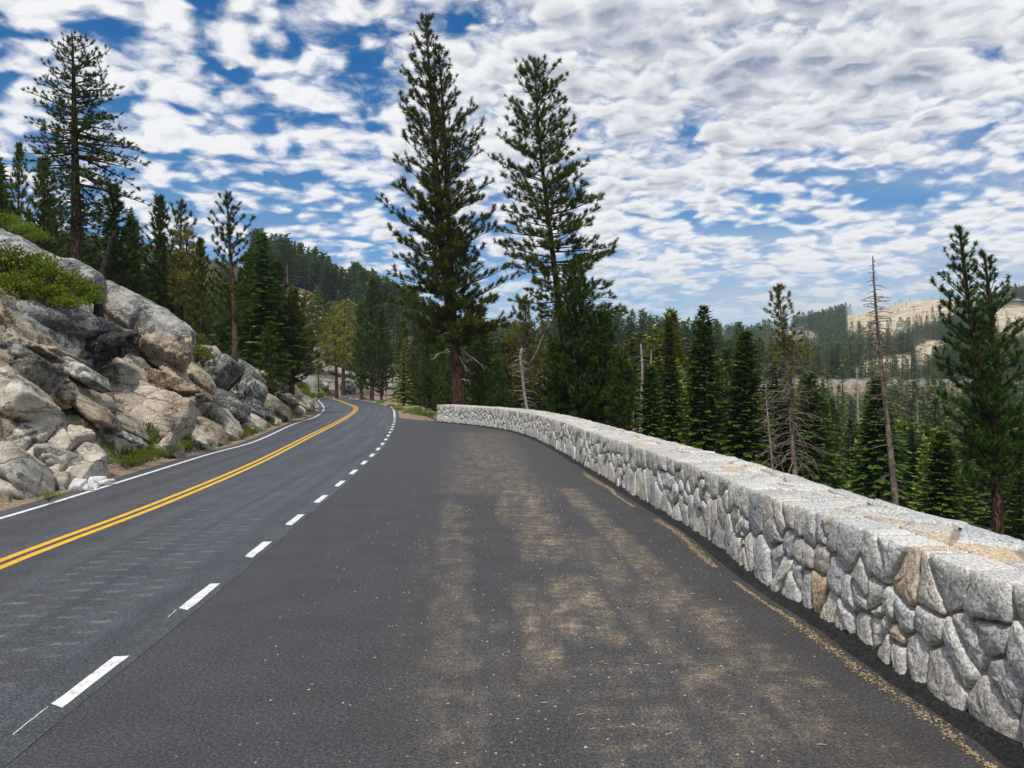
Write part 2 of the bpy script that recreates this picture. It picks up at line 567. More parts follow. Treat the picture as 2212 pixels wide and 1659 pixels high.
def wall_stone():
    m, t = newmat('wall_granite')
    p = geo(t)
    tint = attr(t, 'tint')
    g1 = t.noise(p, 120, 2, 0.7)
    g2 = t.noise(p, 38, 4, 0.75)
    g3 = t.noise(p, 5.5, 5, 0.62)
    col = t.mix(t.ramp(g2, 0.36, 0.64), (0.33, 0.325, 0.305), (0.81, 0.795, 0.76))
    col = t.mix(t.ramp(g1, 0.56, 0.66, True, 0.0, 0.85), col, (0.06, 0.06, 0.06))
    col = t.mix(t.ramp(g1, 0.38, 0.30, True, 0.0, 0.5), col, (0.74, 0.74, 0.72))
    col = t.mix(t.ramp(g3, 0.50, 0.72, True, 0.0, 0.35), col, (0.33, 0.34, 0.34))
    st = t.noise(p, 13, 6, 0.7)
    col = t.mix(t.ramp(st, 0.56, 0.70, True, 0.0, 0.6), col, (0.13, 0.13, 0.125))
    col = t.mix(1.0, col, t.vm('SCALE', tint, scale=2.0), 'MULTIPLY')
    h = t.m('ADD', t.m('MULTIPLY', t.noise(p, 11, 5, 0.65), 1.0), t.m('MULTIPLY', g2, 0.35))
    finish(t, col, 0.85, h, 0.75, 0.028, 0.3)
    return m


M['stone'] = wall_stone()


def simple(name, c1, c2, scale, rough=0.9, bstr=0.5, bdist=0.01, detail=5, lo=0.35, hi=0.65, spec=0.3):
    m, t = newmat(name)
    p = geo(t)
    n = t.noise(p, scale, detail, 0.65)
    n2 = t.noise(p, scale * 0.17, 3, 0.5)
    col = t.mix(t.ramp(n, lo, hi), c1, c2)
    col = t.mix(t.ramp(n2, 0.4, 0.7, True, 0.0, 0.4), col, tuple(c * 0.6 for c in c1))
    finish(t, col, rough, n, bstr, bdist, spec)
    return m


M['mortar'] = simple('mortar', (0.25, 0.215, 0.165), (0.40, 0.35, 0.28), 22)
M['berm'] = simple('fresh_asphalt', (0.008, 0.008, 0.009), (0.042, 0.041, 0.040), 40, 0.75, 1.0, 0.03)
M['sand'] = simple('sand', (0.20, 0.145, 0.075), (0.46, 0.36, 0.22), 40)
M['chips'] = simple('wood_chips', (0.36, 0.27, 0.16), (0.60, 0.52, 0.38), 30)
M['bark_brown'] = simple('bark_brown', (0.045, 0.030, 0.022), (0.135, 0.085, 0.055), 5, 0.95, 1.0, 0.10)
M['twig'] = simple('branch_bark', (0.035, 0.028, 0.022), (0.09, 0.070, 0.052), 9, 0.95, 0.6, 0.03)
M['dead'] = simple('dead_wood', (0.22, 0.185, 0.155), (0.46, 0.40, 0.35), 7, 0.9, 0.8, 0.03)
M['dead_brown'] = simple('dead_wood_brown', (0.10, 0.075, 0.058), (0.27, 0.215, 0.175), 7, 0.9, 0.8, 0.03)
M['dead_dark'] = simple('charred_wood', (0.016, 0.014, 0.013), (0.055, 0.046, 0.04), 7, 0.9, 0.8, 0.03)


def bark_red():
    m, t = newmat('bark_red')
    p = geo(t)
    pm = t.n('ShaderNodeMapping', {'Vector': p, 'Scale': (7, 7, 0.9)}).outputs[0]
    pm = t.vm('ADD', pm, t.vm('SCALE', t.n('ShaderNodeTexNoise', {'Vector': p, 'Scale': 3.0}).outputs['Color'], scale=1.5))
    v = t.n('ShaderNodeTexVoronoi', {'Vector': pm, 'Scale': 1.0}, feature='DISTANCE_TO_EDGE').outputs['Distance']
    n = t.noise(p, 8, 5, 0.6)
    col = t.mix(t.ramp(v, 0.02, 0.22), (0.016, 0.011, 0.009), (0.115, 0.056, 0.036))
    col = t.mix(t.ramp(n, 0.45, 0.7, True, 0, 0.6), col, (0.085, 0.042, 0.028))
    finish(t, col, 0.95, t.m('ADD', v, t.m('MULTIPLY', n, 0.3)), 1.0, 0.15, 0.2)
    return m


M['bark_red'] = bark_red()


def needles(name, ca, cb, cc, trans=0.22, vary=0.5):
    """foliage: tuft-to-tuft and tree-to-tree variation around a base green"""
    m, t = newmat(name)
    p = geo(t)
    tint = t.n('ShaderNodeSeparateColor', {0: attr(t, 'tint')}).outputs
    rnd = t.n('ShaderNodeObjectInfo').outputs['Random']
    n = t.noise(p, 0.9, 2, 0.5)
    col = t.mix(t.ramp(n, 0.3, 0.7), ca, cb)
    col = t.mix(t.m('MULTIPLY', tint[0], 0.75), col, cc)
    hs = t.n('ShaderNodeHueSaturation', {'Hue': t.ramp(rnd, 0, 1, False, 0.5 - 0.035 * vary, 0.5 + 0.03 * vary), 'Saturation': 1.0,
                                         'Value': t.ramp(rnd, 0, 1, False, 1 - 0.35 * vary, 1 + 0.35 * vary), 'Color': col}).outputs[0]
    finish(t, hs, 0.7, None, spec=0.08, trans=(trans, hs))
    return m


M['pine'] = needles('pine_needles', (0.035, 0.065, 0.007), (0.064, 0.103, 0.011), (0.169, 0.198, 0.020))
M['pine_deep'] = needles('pine_needles_deep', (0.019, 0.050, 0.007), (0.040, 0.081, 0.010), (0.108, 0.164, 0.018))
M['pine_olive'] = needles('pine_needles_olive', (0.081, 0.093, 0.010), (0.141, 0.137, 0.014), (0.274, 0.222, 0.027))
M['pine_sunlit'] = needles('pine_needles_sunlit', (0.157, 0.178, 0.028), (0.285, 0.287, 0.049), (0.513, 0.465, 0.098))  # yellow sunlight on some pines, put into the needle colour
M['fir'] = needles('fir_needles', (0.028, 0.071, 0.011), (0.058, 0.117, 0.016), (0.158, 0.235, 0.028))
M['fir_blue'] = needles('fir_needles_blue', (0.056, 0.101, 0.028), (0.105, 0.159, 0.041), (0.183, 0.236, 0.056), vary=0.8)
M['fir_olive'] = needles('fir_needles_olive', (0.089, 0.115, 0.016), (0.168, 0.174, 0.025), (0.276, 0.247, 0.037), vary=0.8)
M['fir_lime'] = needles('fir_needles_lime', (0.138, 0.240, 0.027), (0.262, 0.390, 0.047), (0.469, 0.570, 0.095), 0.35)
M['rusty'] = needles('dead_needles', (0.17, 0.085, 0.045), (0.26, 0.145, 0.085), (0.33, 0.20, 0.12), vary=0.6)
M['shrub'] = needles('shrub_leaves', (0.052, 0.095, 0.010), (0.121, 0.171, 0.016), (0.257, 0.292, 0.032), 0.3)
M['shrub_lime'] = needles('shrub_leaves_lime', (0.09, 0.16, 0.02), (0.16, 0.25, 0.030), (0.27, 0.36, 0.055), 0.3)
M['grass'] = needles('grass_blades', (0.05, 0.10, 0.02), (0.10, 0.16, 0.03), (0.25, 0.22, 0.06), 0.3)
M['drygrass'] = needles('dry_grass', (0.13, 0.085, 0.045), (0.22, 0.145, 0.075), (0.32, 0.24, 0.13), 0.2)


def paint(name, c, wear):
    m, t = newmat(name)
    p = geo(t)
    n = t.noise(p, 60, 4, 0.7)
    n2 = t.noise(p, 7, 4, 0.6)
    k = t.m('MULTIPLY', t.ramp(n, 0.46, 0.62), t.ramp(n2, 0.34, 0.60))
    col = t.mix(t.m('MULTIPLY', k, wear), c, (0.16, 0.16, 0.165))
    col = t.mix(t.ramp(n2, 0.45, 0.7, True, 0, 0.25), col, tuple(x * 0.7 for x in c))
    finish(t, col, 0.6, n, 0.25, 0.006, 0.4)
    return m


M['white_paint'] = paint('white_paint', (0.80, 0.82, 0.80), 0.85)
M['yellow_paint'] = paint('yellow_paint', (0.80, 0.46, 0.012), 0.75)


def asphalt(name, road):
    m, t = newmat(name)
    p = geo(t)
    sp = t.n('ShaderNodeSeparateXYZ', {0: p}).outputs
    X, Y = sp[0], sp[1]
    g1 = t.noise(p, 95, 2, 0.75)
    g2 = t.noise(p, 28, 4, 0.7)
    g3 = t.noise(p, 1.6, 5, 0.6)
    g4 = t.noise(p, 0.33, 3, 0.5)
    spk = t.ramp(t.noise(p, 75, 1, 0.5), 0.66, 0.74)
    if road:
        uv = t.n('ShaderNodeUVMap').outputs[0]
        us = t.n('ShaderNodeSeparateXYZ', {0: uv}).outputs
        U, V = us[0], us[1]
        col = t.mix(t.ramp(g2, 0.32, 0.68), (0.044, 0.050, 0.064), (0.098, 0.108, 0.130))
        # worn wheel paths and light traffic film, drawn out along the lanes
        strk = t.noise(t.n('ShaderNodeMapping', {'Vector': uv, 'Scale': (2.0, 0.09, 1)}).outputs[0], 1.3, 5, 0.62)
        col = t.mix(t.ramp(strk, 0.44, 0.70, True, 0, 0.55), col, (0.150, 0.160, 0.185))
        wp = t.m('ABSOLUTE', t.m('SUBTRACT', t.m('PINGPONG', t.m('ADD', U, 0.35), 0.75), 0.35))
        col = t.mix(t.m('MULTIPLY', t.ramp(wp, 0.30, 0.05), t.ramp(g4, 0.35, 0.65, True, 0.1, 0.5)), col, (0.125, 0.132, 0.150))
        # prints left by lugged tyres: short pale bars in four staggered rows beside the dashes
        rows = None
        for k, (uo, wd, ph) in enumerate(((-0.62, 0.13, 0.0), (-0.98, 0.15, 0.4), (-1.36, 0.15, 0.1), (-1.76, 0.14, 0.6))):
            rm = t.ramp(t.m('ABSOLUTE', t.m('SUBTRACT', U, uo)), wd, wd * 0.6)
            bar = t.ramp(t.m('PINGPONG', t.m('ADD', V, ph * 0.3), 0.15), 0.095, 0.125)
            q = t.m('MULTIPLY', rm, bar)
            rows = q if rows is None else t.m('MAXIMUM', rows, q)
        fade = t.m('MULTIPLY', t.ramp(Y, 3.2, 7.5), t.ramp(Y, 26, 14))
        fade = t.m('MULTIPLY', fade, t.ramp(t.noise(p, 3.4, 5, 0.75), 0.36, 0.66))
        col = t.mix(t.m('MULTIPLY', t.m('MULTIPLY', rows, fade), 0.85), col, (0.27, 0.28, 0.31))
        rough = t.ramp(strk, 0.4, 0.7, True, 0.56, 0.44)
    else:
        col = t.mix(t.ramp(g2, 0.32, 0.68), (0.032, 0.032, 0.035), (0.102, 0.102, 0.107))
        far = t.ramp(Y, 8, 30)
        col = t.mix(t.m('MULTIPLY', far, t.ramp(g3, 0.35, 0.65, True, 0.25, 0.75)), col, (0.105, 0.105, 0.108))
        lf = t.ramp(X, 0.2, -2.6)
        col = t.mix(t.m('MULTIPLY', lf, 0.35), col, (0.075, 0.080, 0.092))
        # dust tracked in by tyres: bands (x at y=0, slope, half width, y from, y to, amount, lug bars)
        dust = None
        wob = t.m('MULTIPLY', t.m('SUBTRACT', t.noise(p, 1.6, 4, 0.65), 0.5), 0.42)
        for x0, sl, hw, ya, yb, amt, lug in ((0.02, -0.078, 0.30, 3.2, 15, 0.30, 0), (-0.50, -0.065, 0.16, 5.5, 12, 0.14, 1), (0.75, -0.028, 0.38, 10.0, 17.5, 0.9, 1),
                                             (0.15, -0.02, 0.18, 12.0, 16.5, 0.7, 1), (1.0, -0.045, 0.40, 6.2, 9.3, 0.9, 0), (0.42, -0.03, 0.24, 5.2, 9.0, 0.5, 0),
                                             (2.25, -0.075, 0.36, 6.9, 8.7, 0.95, 0), (2.32, -0.072, 0.27, 4.2, 17, 0.62, 0), (2.75, -0.10, 0.2, 3.4, 9, 0.45, 1), (1.55, -0.02, 0.22, 4.2, 6.4, 0.4, 1),
                                             (0.9, -0.01, 0.6, 3.8, 7.0, 0.30, 1), (-0.2, 0.0, 0.9, 4.6, 8.0, 0.16, 0), (1.75, -0.06, 0.35, 3.4, 12, 0.36, 0), (2.0, -0.03, 0.6, 5.0, 7.5, 0.5, 1), (0.4, -0.05, 1.5, 15, 36, 0.34, 0), (2.0, -0.12, 0.5, 13, 32, 0.50, 0), (1.1, -0.06, 0.5, 9, 26, 0.45, 0)):
            d = t.m('ABSOLUTE', t.m('ADD', t.m('SUBTRACT', t.m('SUBTRACT', X, x0), t.m('MULTIPLY', Y, sl)), wob))
            mk_ = t.m('MULTIPLY', t.ramp(d, hw, hw * 0.35), t.m('MULTIPLY', t.ramp(Y, ya, ya + 0.9), t.ramp(Y, yb, yb - 1.4)))
            if lug:
                pp = t.m('PINGPONG', t.m('ADD', Y, t.m('MULTIPLY', t.noise(p, 1.4, 2), 0.25)), 0.13)
                mk_ = t.m('MULTIPLY', mk_, t.ramp(t.m('ADD', pp, t.m('MULTIPLY', t.m('SUBTRACT', g2, 0.5), 0.16)), 0.02, 0.10, True, 0.40, 1.0))
            mk_ = t.m('MULTIPLY', mk_, amt)
            dust = mk_ if dust is None else t.m('MAXIMUM', dust, mk_)
        stk = t.ramp(t.noise(t.n('ShaderNodeMapping', {'Vector': p, 'Scale': (5.5, 0.7, 1.0), 'Rotation': (0, 0, R(3))}).outputs[0], 1.2, 6, 0.7), 0.34, 0.62)
        pat = t.m('MULTIPLY', t.m('MULTIPLY_ADD', stk, 0.75, 0.35), t.ramp(t.noise(p, 2.2, 6, 0.74), 0.33, 0.60), t.ramp(g2, 0.25, 0.55, True, 0.55, 1.0))
        dust = t.m('MULTIPLY', dust, t.m('ADD', t.m('MULTIPLY', t.m('MULTIPLY', pat, t.ramp(t.noise(p, 15, 5, 0.8), 0.36, 0.58, True, 0.25, 1.0)), 2.0), 0.10), None, True)
        dcol = t.mix(t.ramp(t.noise(p, 4.5, 4, 0.7), 0.4, 0.7), (0.21, 0.165, 0.115), (0.52, 0.41, 0.27))
        col = t.mix(dust, col, dcol)
        # browner, dustier asphalt towards the wall
        brn = t.m('MULTIPLY', t.ramp(X, 1.2, 2.7), t.ramp(g3, 0.3, 0.7, True, 0.2, 0.6))
        col = t.mix(t.m('MULTIPLY', brn, t.ramp(Y, 30, 10)), col, (0.070, 0.056, 0.042))
        rough = 0.78
    col = t.mix(t.ramp(g3, 0.38, 0.62, True, 0.0, 0.30), col, (0.022, 0.022, 0.025))
    gg = t.noise(p, 52, 3, 0.8)
    col = t.mix(t.ramp(gg, 0.40, 0.58, True, 0.80, 0.0), col, (0.014, 0.014, 0.016))
    col = t.mix(t.ramp(gg, 0.58, 0.70, True, 0.0, 0.55), col, (0.20, 0.20, 0.21))
    col = t.mix(t.m('MULTIPLY', spk, 0.5), col, (0.26, 0.26, 0.27))
    h = t.m('ADD', t.m('MULTIPLY', g1, 0.7), t.m('MULTIPLY', g2, 0.7))
    finish(t, col, rough, h, 0.75, 0.012, 0.5)
    return m


M['road'] = asphalt('road_asphalt', True)
M['pullout'] = asphalt('pullout_asphalt', False)


def ground_mat():
    m, t = newmat('ground')
    p = geo(t)
    a = t.n('ShaderNodeSeparateColor', {0: attr(t, 'mask')}).outputs
    n = t.noise(p, 1.7, 6, 0.65)
    n2 = t.noise(p, 14, 5, 0.7)
    n3 = t.noise(p, 0.06, 6, 0.65)
    litter = t.mix(t.ramp(n, 0.35, 0.65), (0.034, 0.036, 0.017), (0.085, 0.075, 0.036))
    litter = t.mix(t.ramp(n2, 0.5, 0.7, True, 0, 0.6), litter, (0.035, 0.050, 0.018))
    grit = t.mix(t.ramp(n2, 0.36, 0.64), (0.15, 0.10, 0.065), (0.40, 0.31, 0.22))
    grit = t.mix(t.ramp(n, 0.5, 0.72, True, 0, 0.5), grit, (0.27, 0.17, 0.10))
    rock = t.mix(t.ramp(n, 0.32, 0.66), (0.17, 0.15, 0.125), (0.46, 0.43, 0.38))
    rock = t.mix(t.ramp(t.noise(p, 0.9, 6, 0.7), 0.52, 0.66, True, 0, 0.9), rock, (0.06, 0.06, 0.055))
    slab = t.mix(t.ramp(n3, 0.35, 0.6), (0.44, 0.355, 0.225), (0.60, 0.515, 0.375))
    slab = t.mix(t.ramp(t.noise(p, 0.13, 8, 0.75), 0.50, 0.60, True, 0, 0.85), slab, (0.13, 0.125, 0.075))
    col = t.mix(a[0], litter, rock)
    col = t.mix(a[1], col, grit)
    col = t.mix(a[2], col, slab)
    finish(t, col, 0.95, t.m('ADD', n, t.m('MULTIPLY', n2, 0.3)), 0.8, 0.12, 0.2)
    return m


M['ground'] = ground_mat()


# ------------------------------------------------------------------ the ground: one sheet out to the horizon
def build_ground():
    naz, nr = 420, 230
    a1 = np.linspace(-0.80, 0.72, 330)
    a2 = np.linspace(0.72, 2 * math.pi - 0.80, 91)[1:-1]
    az = np.concatenate([a1, a2])
    naz = len(az)
    r = np.concatenate([[0.6, 1.5, 2.5], np.geomspace(3.5, 2600, nr)])
    A, Rr = np.meshgrid(az, r)
    X, Y = np.sin(A) * Rr, np.cos(A) * Rr
    Z = terrain(X, Y)
    dl, sa = sdist(X, Y, LLc)
    dr, _ = sdist(X, Y, RBc)
    dr = -dr
    yn = np.interp(sa, _s, LLc[:, 1])
    hc = CUT_H(yn)
    rock = sstep(0.6, 1.3, dl) * (1 - sstep(hc / 1.12 + 2.5, hc / 1.12 + 6, dl + 5 * (fbm(X.ravel() * .2, Y.ravel() * .2, 3) - .5)))
    rock = np.maximum(rock, sstep(1, 3, dl) * sstep(0.60, 0.70, fbm(X.ravel() * 0.07, Y.ravel() * 0.07 + 40, 4)) * 0.6 * (np.hypot(X, Y).ravel() < 110))
    near_ = (np.hypot(X, Y).ravel() < 80) & (Y.ravel() > 8)
    jag = (fbm(X.ravel() * 1.1 + Y.ravel() * .3, Y.ravel() * 0.8, 4, .6) - 0.5) * 1.1 + (np.floor(5 * fbm(X.ravel() * .5, Y.ravel() * .5 + 7, 2)) / 5 - .5) * .5
    Z = (Z.ravel() + jag * rock * near_ * sstep(1.0, 2.0, dl)).reshape(Z.shape)
    Z = (Z.ravel() - 1.0 * rock * near_ * sstep(0.9, 2.2, dl) * (1 - sstep(hc / 1.12 - 1.0, hc / 1.12 + 0.8, dl))).reshape(Z.shape)
    grit = np.where((dl < 1.6) & (dr < 3.0), 1.0 - sstep(0.8, 1.6, dl), 0) * (1 - sstep(1.0, 3.0, dr))
    # bare granite on the far slopes
    pxx, pyy = PX(X.ravel(), Y.ravel(), Z.ravel())
    jx, jy = 60 * (fbm(X.ravel() * .02, Y.ravel() * .02, 4) - .5), 30 * (fbm(X.ravel() * .02 + 30, Y.ravel() * .02, 4) - .5)
    slab = np.zeros(len(pxx))
    for cx, cy, sx, sy, rot in SLABS:
        u, v = pxx + jx - cx, pyy + jy - cy
        c, s = math.cos(rot), math.sin(rot)
        slab = np.maximum(slab, sstep(1.15, 0.85, np.hypot((u * c + v * s) / sx, (-u * s + v * c) / sy)))
    slab *= (np.hypot(X, Y).ravel() > 130) & (Y.ravel() > 0)
    mask = np.stack([rock, grit, slab], 1)
    n = naz
    i = np.arange(len(r) - 1)[:, None] * n
    j = np.arange(n)[None, :]
    k = (j + 1) % n
    Q = np.stack([i + j, i + n + j, i + n + k, i + k], -1).reshape(-1, 4)
    V = np.stack([X.ravel(), Y.ravel(), Z.ravel()], 1)
    cen = len(V)
    V = np.vstack([V, [[0, 0, -0.06]]])
    T = np.stack([np.full(n, cen), np.arange(n), (np.arange(n) + 1) % n], 1)
    o = mk('ground', V, [Q, T], M['ground'], smooth=True, attrs={'mask': np.vstack([mask, [[0, 0, 0]]])})
    o['kind'] = 'structure'


# (x, y, half width, half height, rotation) of the bare slopes, as seen in the photograph
SLABS = [(1960, 672, 150, 42, -0.22), (2080, 640, 90, 30, -0.1), (2200, 690, 60, 40, 0), (1720, 722, 62, 10, 0.05), (1920, 785, 95, 19, -0.15), (2010, 750, 40, 13, -0.3),
         (672, 692, 36, 46, 0.6), (650, 640, 24, 12, 0.4), (1560, 712, 30, 10, 0)]
build_ground()


# ------------------------------------------------------------------ the road
def ribbon(C, hw, z, uvo=0.0):
    n = side(C)
    V = np.vstack([np.c_[C + n * hw, np.full(len(C), z)], np.c_[C - n * hw, np.full(len(C), z)]])
    k = np.arange(len(C) - 1)
    m_ = len(C)
    return V, np.stack([k, m_ + k, m_ + k + 1, k + 1], 1)


def build_road():
    N = len(RL)
    n = side(RL)
    left = LL + side(LL) * 0.42
    right = RL - n * np.where(RL[:, 1:2] > 50, 0.30, 0.14)
    # match stations of the two edges by nearest point
    idx = np.array([np.argmin(((left - p) ** 2).sum(1)) for p in right])
    idx = np.maximum.accumulate(idx)
    lp = left[idx]
    cols = 14
    s = np.concatenate([[0], np.cumsum(np.linalg.norm(np.diff(RL, axis=0), axis=1))])
    V, UV = [], []
    for k in range(cols + 1):
        f = k / cols
        q = right * (1 - f) + lp * f
        V.append(np.c_[q, np.full(N, 0.004)])
        UV.append(np.c_[-np.linalg.norm(q - RL, axis=1) * np.where(k == 0, -1, 1), s])
    V = np.vstack(V)
    UV = np.vstack(UV)
    i = np.arange(cols)[:, None] * N
    j = np.arange(N - 1)[None, :]
    Q = np.stack([i + j, i + j + 1, i + N + j + 1, i + N + j], -1).reshape(-1, 4)
    road = mk('road', V, Q, M['road'], uv=UV)
    road['kind'] = 'structure'
    for nm, C, hw, off in (('edge_line', LL, 0.055, 0), ('centre_line', CL, 0.058, 0.105), ('centre_line', CL, 0.058, -0.105)):
        c = C + side(C) * off
        V, Q = ribbon(c, hw, 0.008)
        mk(nm, V, Q, M['yellow_paint' if 'cent' in nm else 'white_paint'], road)
    c = RL[RL[:, 1] > 51.0]
    k = np.argmax(RL[:, 1] > 51.0)
    V, Q = ribbon(RL[k:], 0.06, 0.008)
    mk('edge_line', V, Q, M['white_paint'], road)
    # dashes of the pull-out line
    rng = np.random.RandomState(3)
    q = 5.24 - 2.26 * 3
    i = 0
    while q < 50.5:
        yy = np.linspace(q, q + 1.0, 5)
        xx = np.interp(yy, RL[:k + 5, 1], RL[:k + 5, 0])
        C = np.c_[xx, yy]
        V, Q = ribbon(C, 0.058, 0.008)
        V[:, :2] += rng.uniform(-0.006, 0.006, (len(V), 2))
        V[0, 1] += 0.05 + rng.uniform(0, .03)
        V[4, 1] -= 0.03 * rng.rand()
        mk('dash', V, Q, M['white_paint'], road)
        if i in (3, 4):                                     # the paint dribble in front of the nearest dashes
            x0 = np.interp(q, RL[:, 1], RL[:, 0])
            L = 0.40 if i == 3 else 0.22
            C = np.c_[np.linspace(x0 - 0.03, x0 - 0.06, 8) + rng.uniform(-.006, .006, 8), np.linspace(q - L, q + 0.02, 8)]
            V, Q = ribbon(C, 0.004, 0.0075)
            mk('paint_dribble', V, Q, M['white_paint'], road)
        q += 2.26
        i += 1
    # pull-out apron
    wl = WB - side(WB) * 0.35
    wl = wl[::8]
    rl = (RL - side(RL) * 0.0 + side(RL) * 0.6)
    rl = rl[(RL[:, 1] < 53)][::6]
    wl2 = np.vstack([wl, [(-5.3, 46.6)], [(-7.0, 49.5)], [(-8.1, 53.0)]])
    nn = 70
    a = np.stack([np.interp(np.linspace(0, 1, nn), np.linspace(0, 1, len(wl2)), wl2[:, c]) for c in (0, 1)], 1)
    # strip between the two lines, station by station
    b = np.stack([np.interp(np.linspace(0, 1, nn), np.linspace(0, 1, len(rl)), rl[:, c]) for c in (0, 1)], 1)
    V = np.vstack([np.c_[a, np.zeros(nn)], np.c_[b, np.zeros(nn)]])
    j = np.arange(nn - 1)
    o = mk('pullout_pavement', V, np.stack([j, j + 1, nn + j + 1, nn + j], 1), M['pullout'])
    o['kind'] = 'structure'
    # raw fillet of black asphalt at the foot of the wall, and a line of sand along it
    nw = side(WB)
    rows = []
    prof = ((-0.1, 0.085), (0.03, 0.080), (0.075, 0.050), (0.12, 0.028), (0.16, 0.012), (0.215, -0.004))
    for k_, (off, hz) in enumerate(prof):
        jit = 0.09 * (fbm(WB[:, 1] * 3.0, WB[:, 1] * 0 + k_ * 5.3, 3) - 0.5)
        rows.append(np.c_[WB + nw * (off + jit * (k_ > 0))[:, None] * 0.85, hz + 0.03 * (fbm(WB[:, 1] * 6, np.full(len(WB), k_ * 3.3), 2) - .5) * (0 < k_ < 5)])
    V = np.vstack(rows)
    n_ = len(WB)
    i = np.arange(len(prof) - 1)[:, None] * n_
    j = np.arange(n_ - 1)[None, :]
    mk('asphalt_fillet', V, np.stack([i + j, i + j + 1, i + n_ + j + 1, i + n_ + j], -1).reshape(-1, 4), M['berm'], o)
    b = Buf()
    rng = np.random.RandomState(5)
    yy = rng.uniform(2.2, 19, 4200)
    px_ = np.interp(yy, WB[:, 1], WB[:, 0])
    off = 0.29 + 0.12 * (fbm(yy * 0.8, yy * 0, 3) - .5) + rng.normal(0, 0.030, len(yy)) * (0.4 + 1.2 * vnoise(yy * .9, yy * 0 + 9))
    keep = vnoise(yy * 1.1, yy * 0 + 4) > 0.06
    P = np.c_[px_ - off, yy, np.full(len(yy), 0.004)][keep]
    pebbles(b, P, rng.uniform(0.004, 0.014, len(P)), rng)
    s_ = b.build('sand', M['sand'], tint=False)
    s_['kind'] = 'stuff'


def pebbles(b, P, size, rng, flat=0.6):
    """little irregular tetrahedral chips"""
    n = len(P)
    base = np.array([[1, 0, 0], [-.5, .87, 0], [-.5, -.87, 0], [0, 0, 1.0]])
    V = base[None] * size[:, None, None] * rng.uniform(0.5, 1.5, (n, 4, 1)) * np.array([1, 1, flat])
    a = rng.uniform(0, 6.28, n)
    c, s = np.cos(a), np.sin(a)
    V = np.stack([V[..., 0] * c[:, None] - V[..., 1] * s[:, None], V[..., 0] * s[:, None] + V[..., 1] * c[:, None], V[..., 2]], -1) + P[:, None, :]
    f = np.array([[0, 1, 3], [1, 2, 3], [2, 0, 3]])
    b.add(V.reshape(-1, 3), (np.arange(n)[:, None, None] * 4 + f[None]).reshape(-1, 3))


build_road()


# ------------------------------------------------------------------ the stone wall
def voronoi_cells(S, x0, x1, y0, y1, gap, near=16, aniso=1.0):
    """clipped Voronoi polygons with a joint of width gap; edges on the outer border keep no joint"""
    S = np.asarray(S)
    out = []
    order_x = np.argsort(S[:, 0])
    for i, p in enumerate(S):
        d = ((S - p) ** 2).sum(1)
        nb = np.argpartition(d, min(near, len(S) - 1))[:near + 1]
        nb = nb[np.argsort(d[nb])][1:]
        poly = [(x0, y0), (x1, y0), (x1, y1), (x0, y1)]
        for k in nb:
            q = S[k]
            dx_, dy_ = q[0] - p[0], q[1] - p[1]
            L = math.hypot(dx_, dy_)
            if L < 1e-9:
                continue
            nx, ny = dx_ / L, dy_ / L
            c = nx * (p[0] + q[0]) / 2 + ny * (p[1] + q[1]) / 2 - gap / 2
            new = []
            for a, b in zip(poly, poly[1:] + poly[:1]):
                da, db = nx * a[0] + ny * a[1] - c, nx * b[0] + ny * b[1] - c
                if da <= 0:
                    new.append(a)
                if da * db < 0:
                    t = da / (da - db)
                    new.append((a[0] + (b[0] - a[0]) * t, a[1] + (b[1] - a[1]) * t))
            poly = new
            if len(poly) < 3:
                break
        if len(poly) >= 3:
            out.append((i, np.array(poly)))
    return out


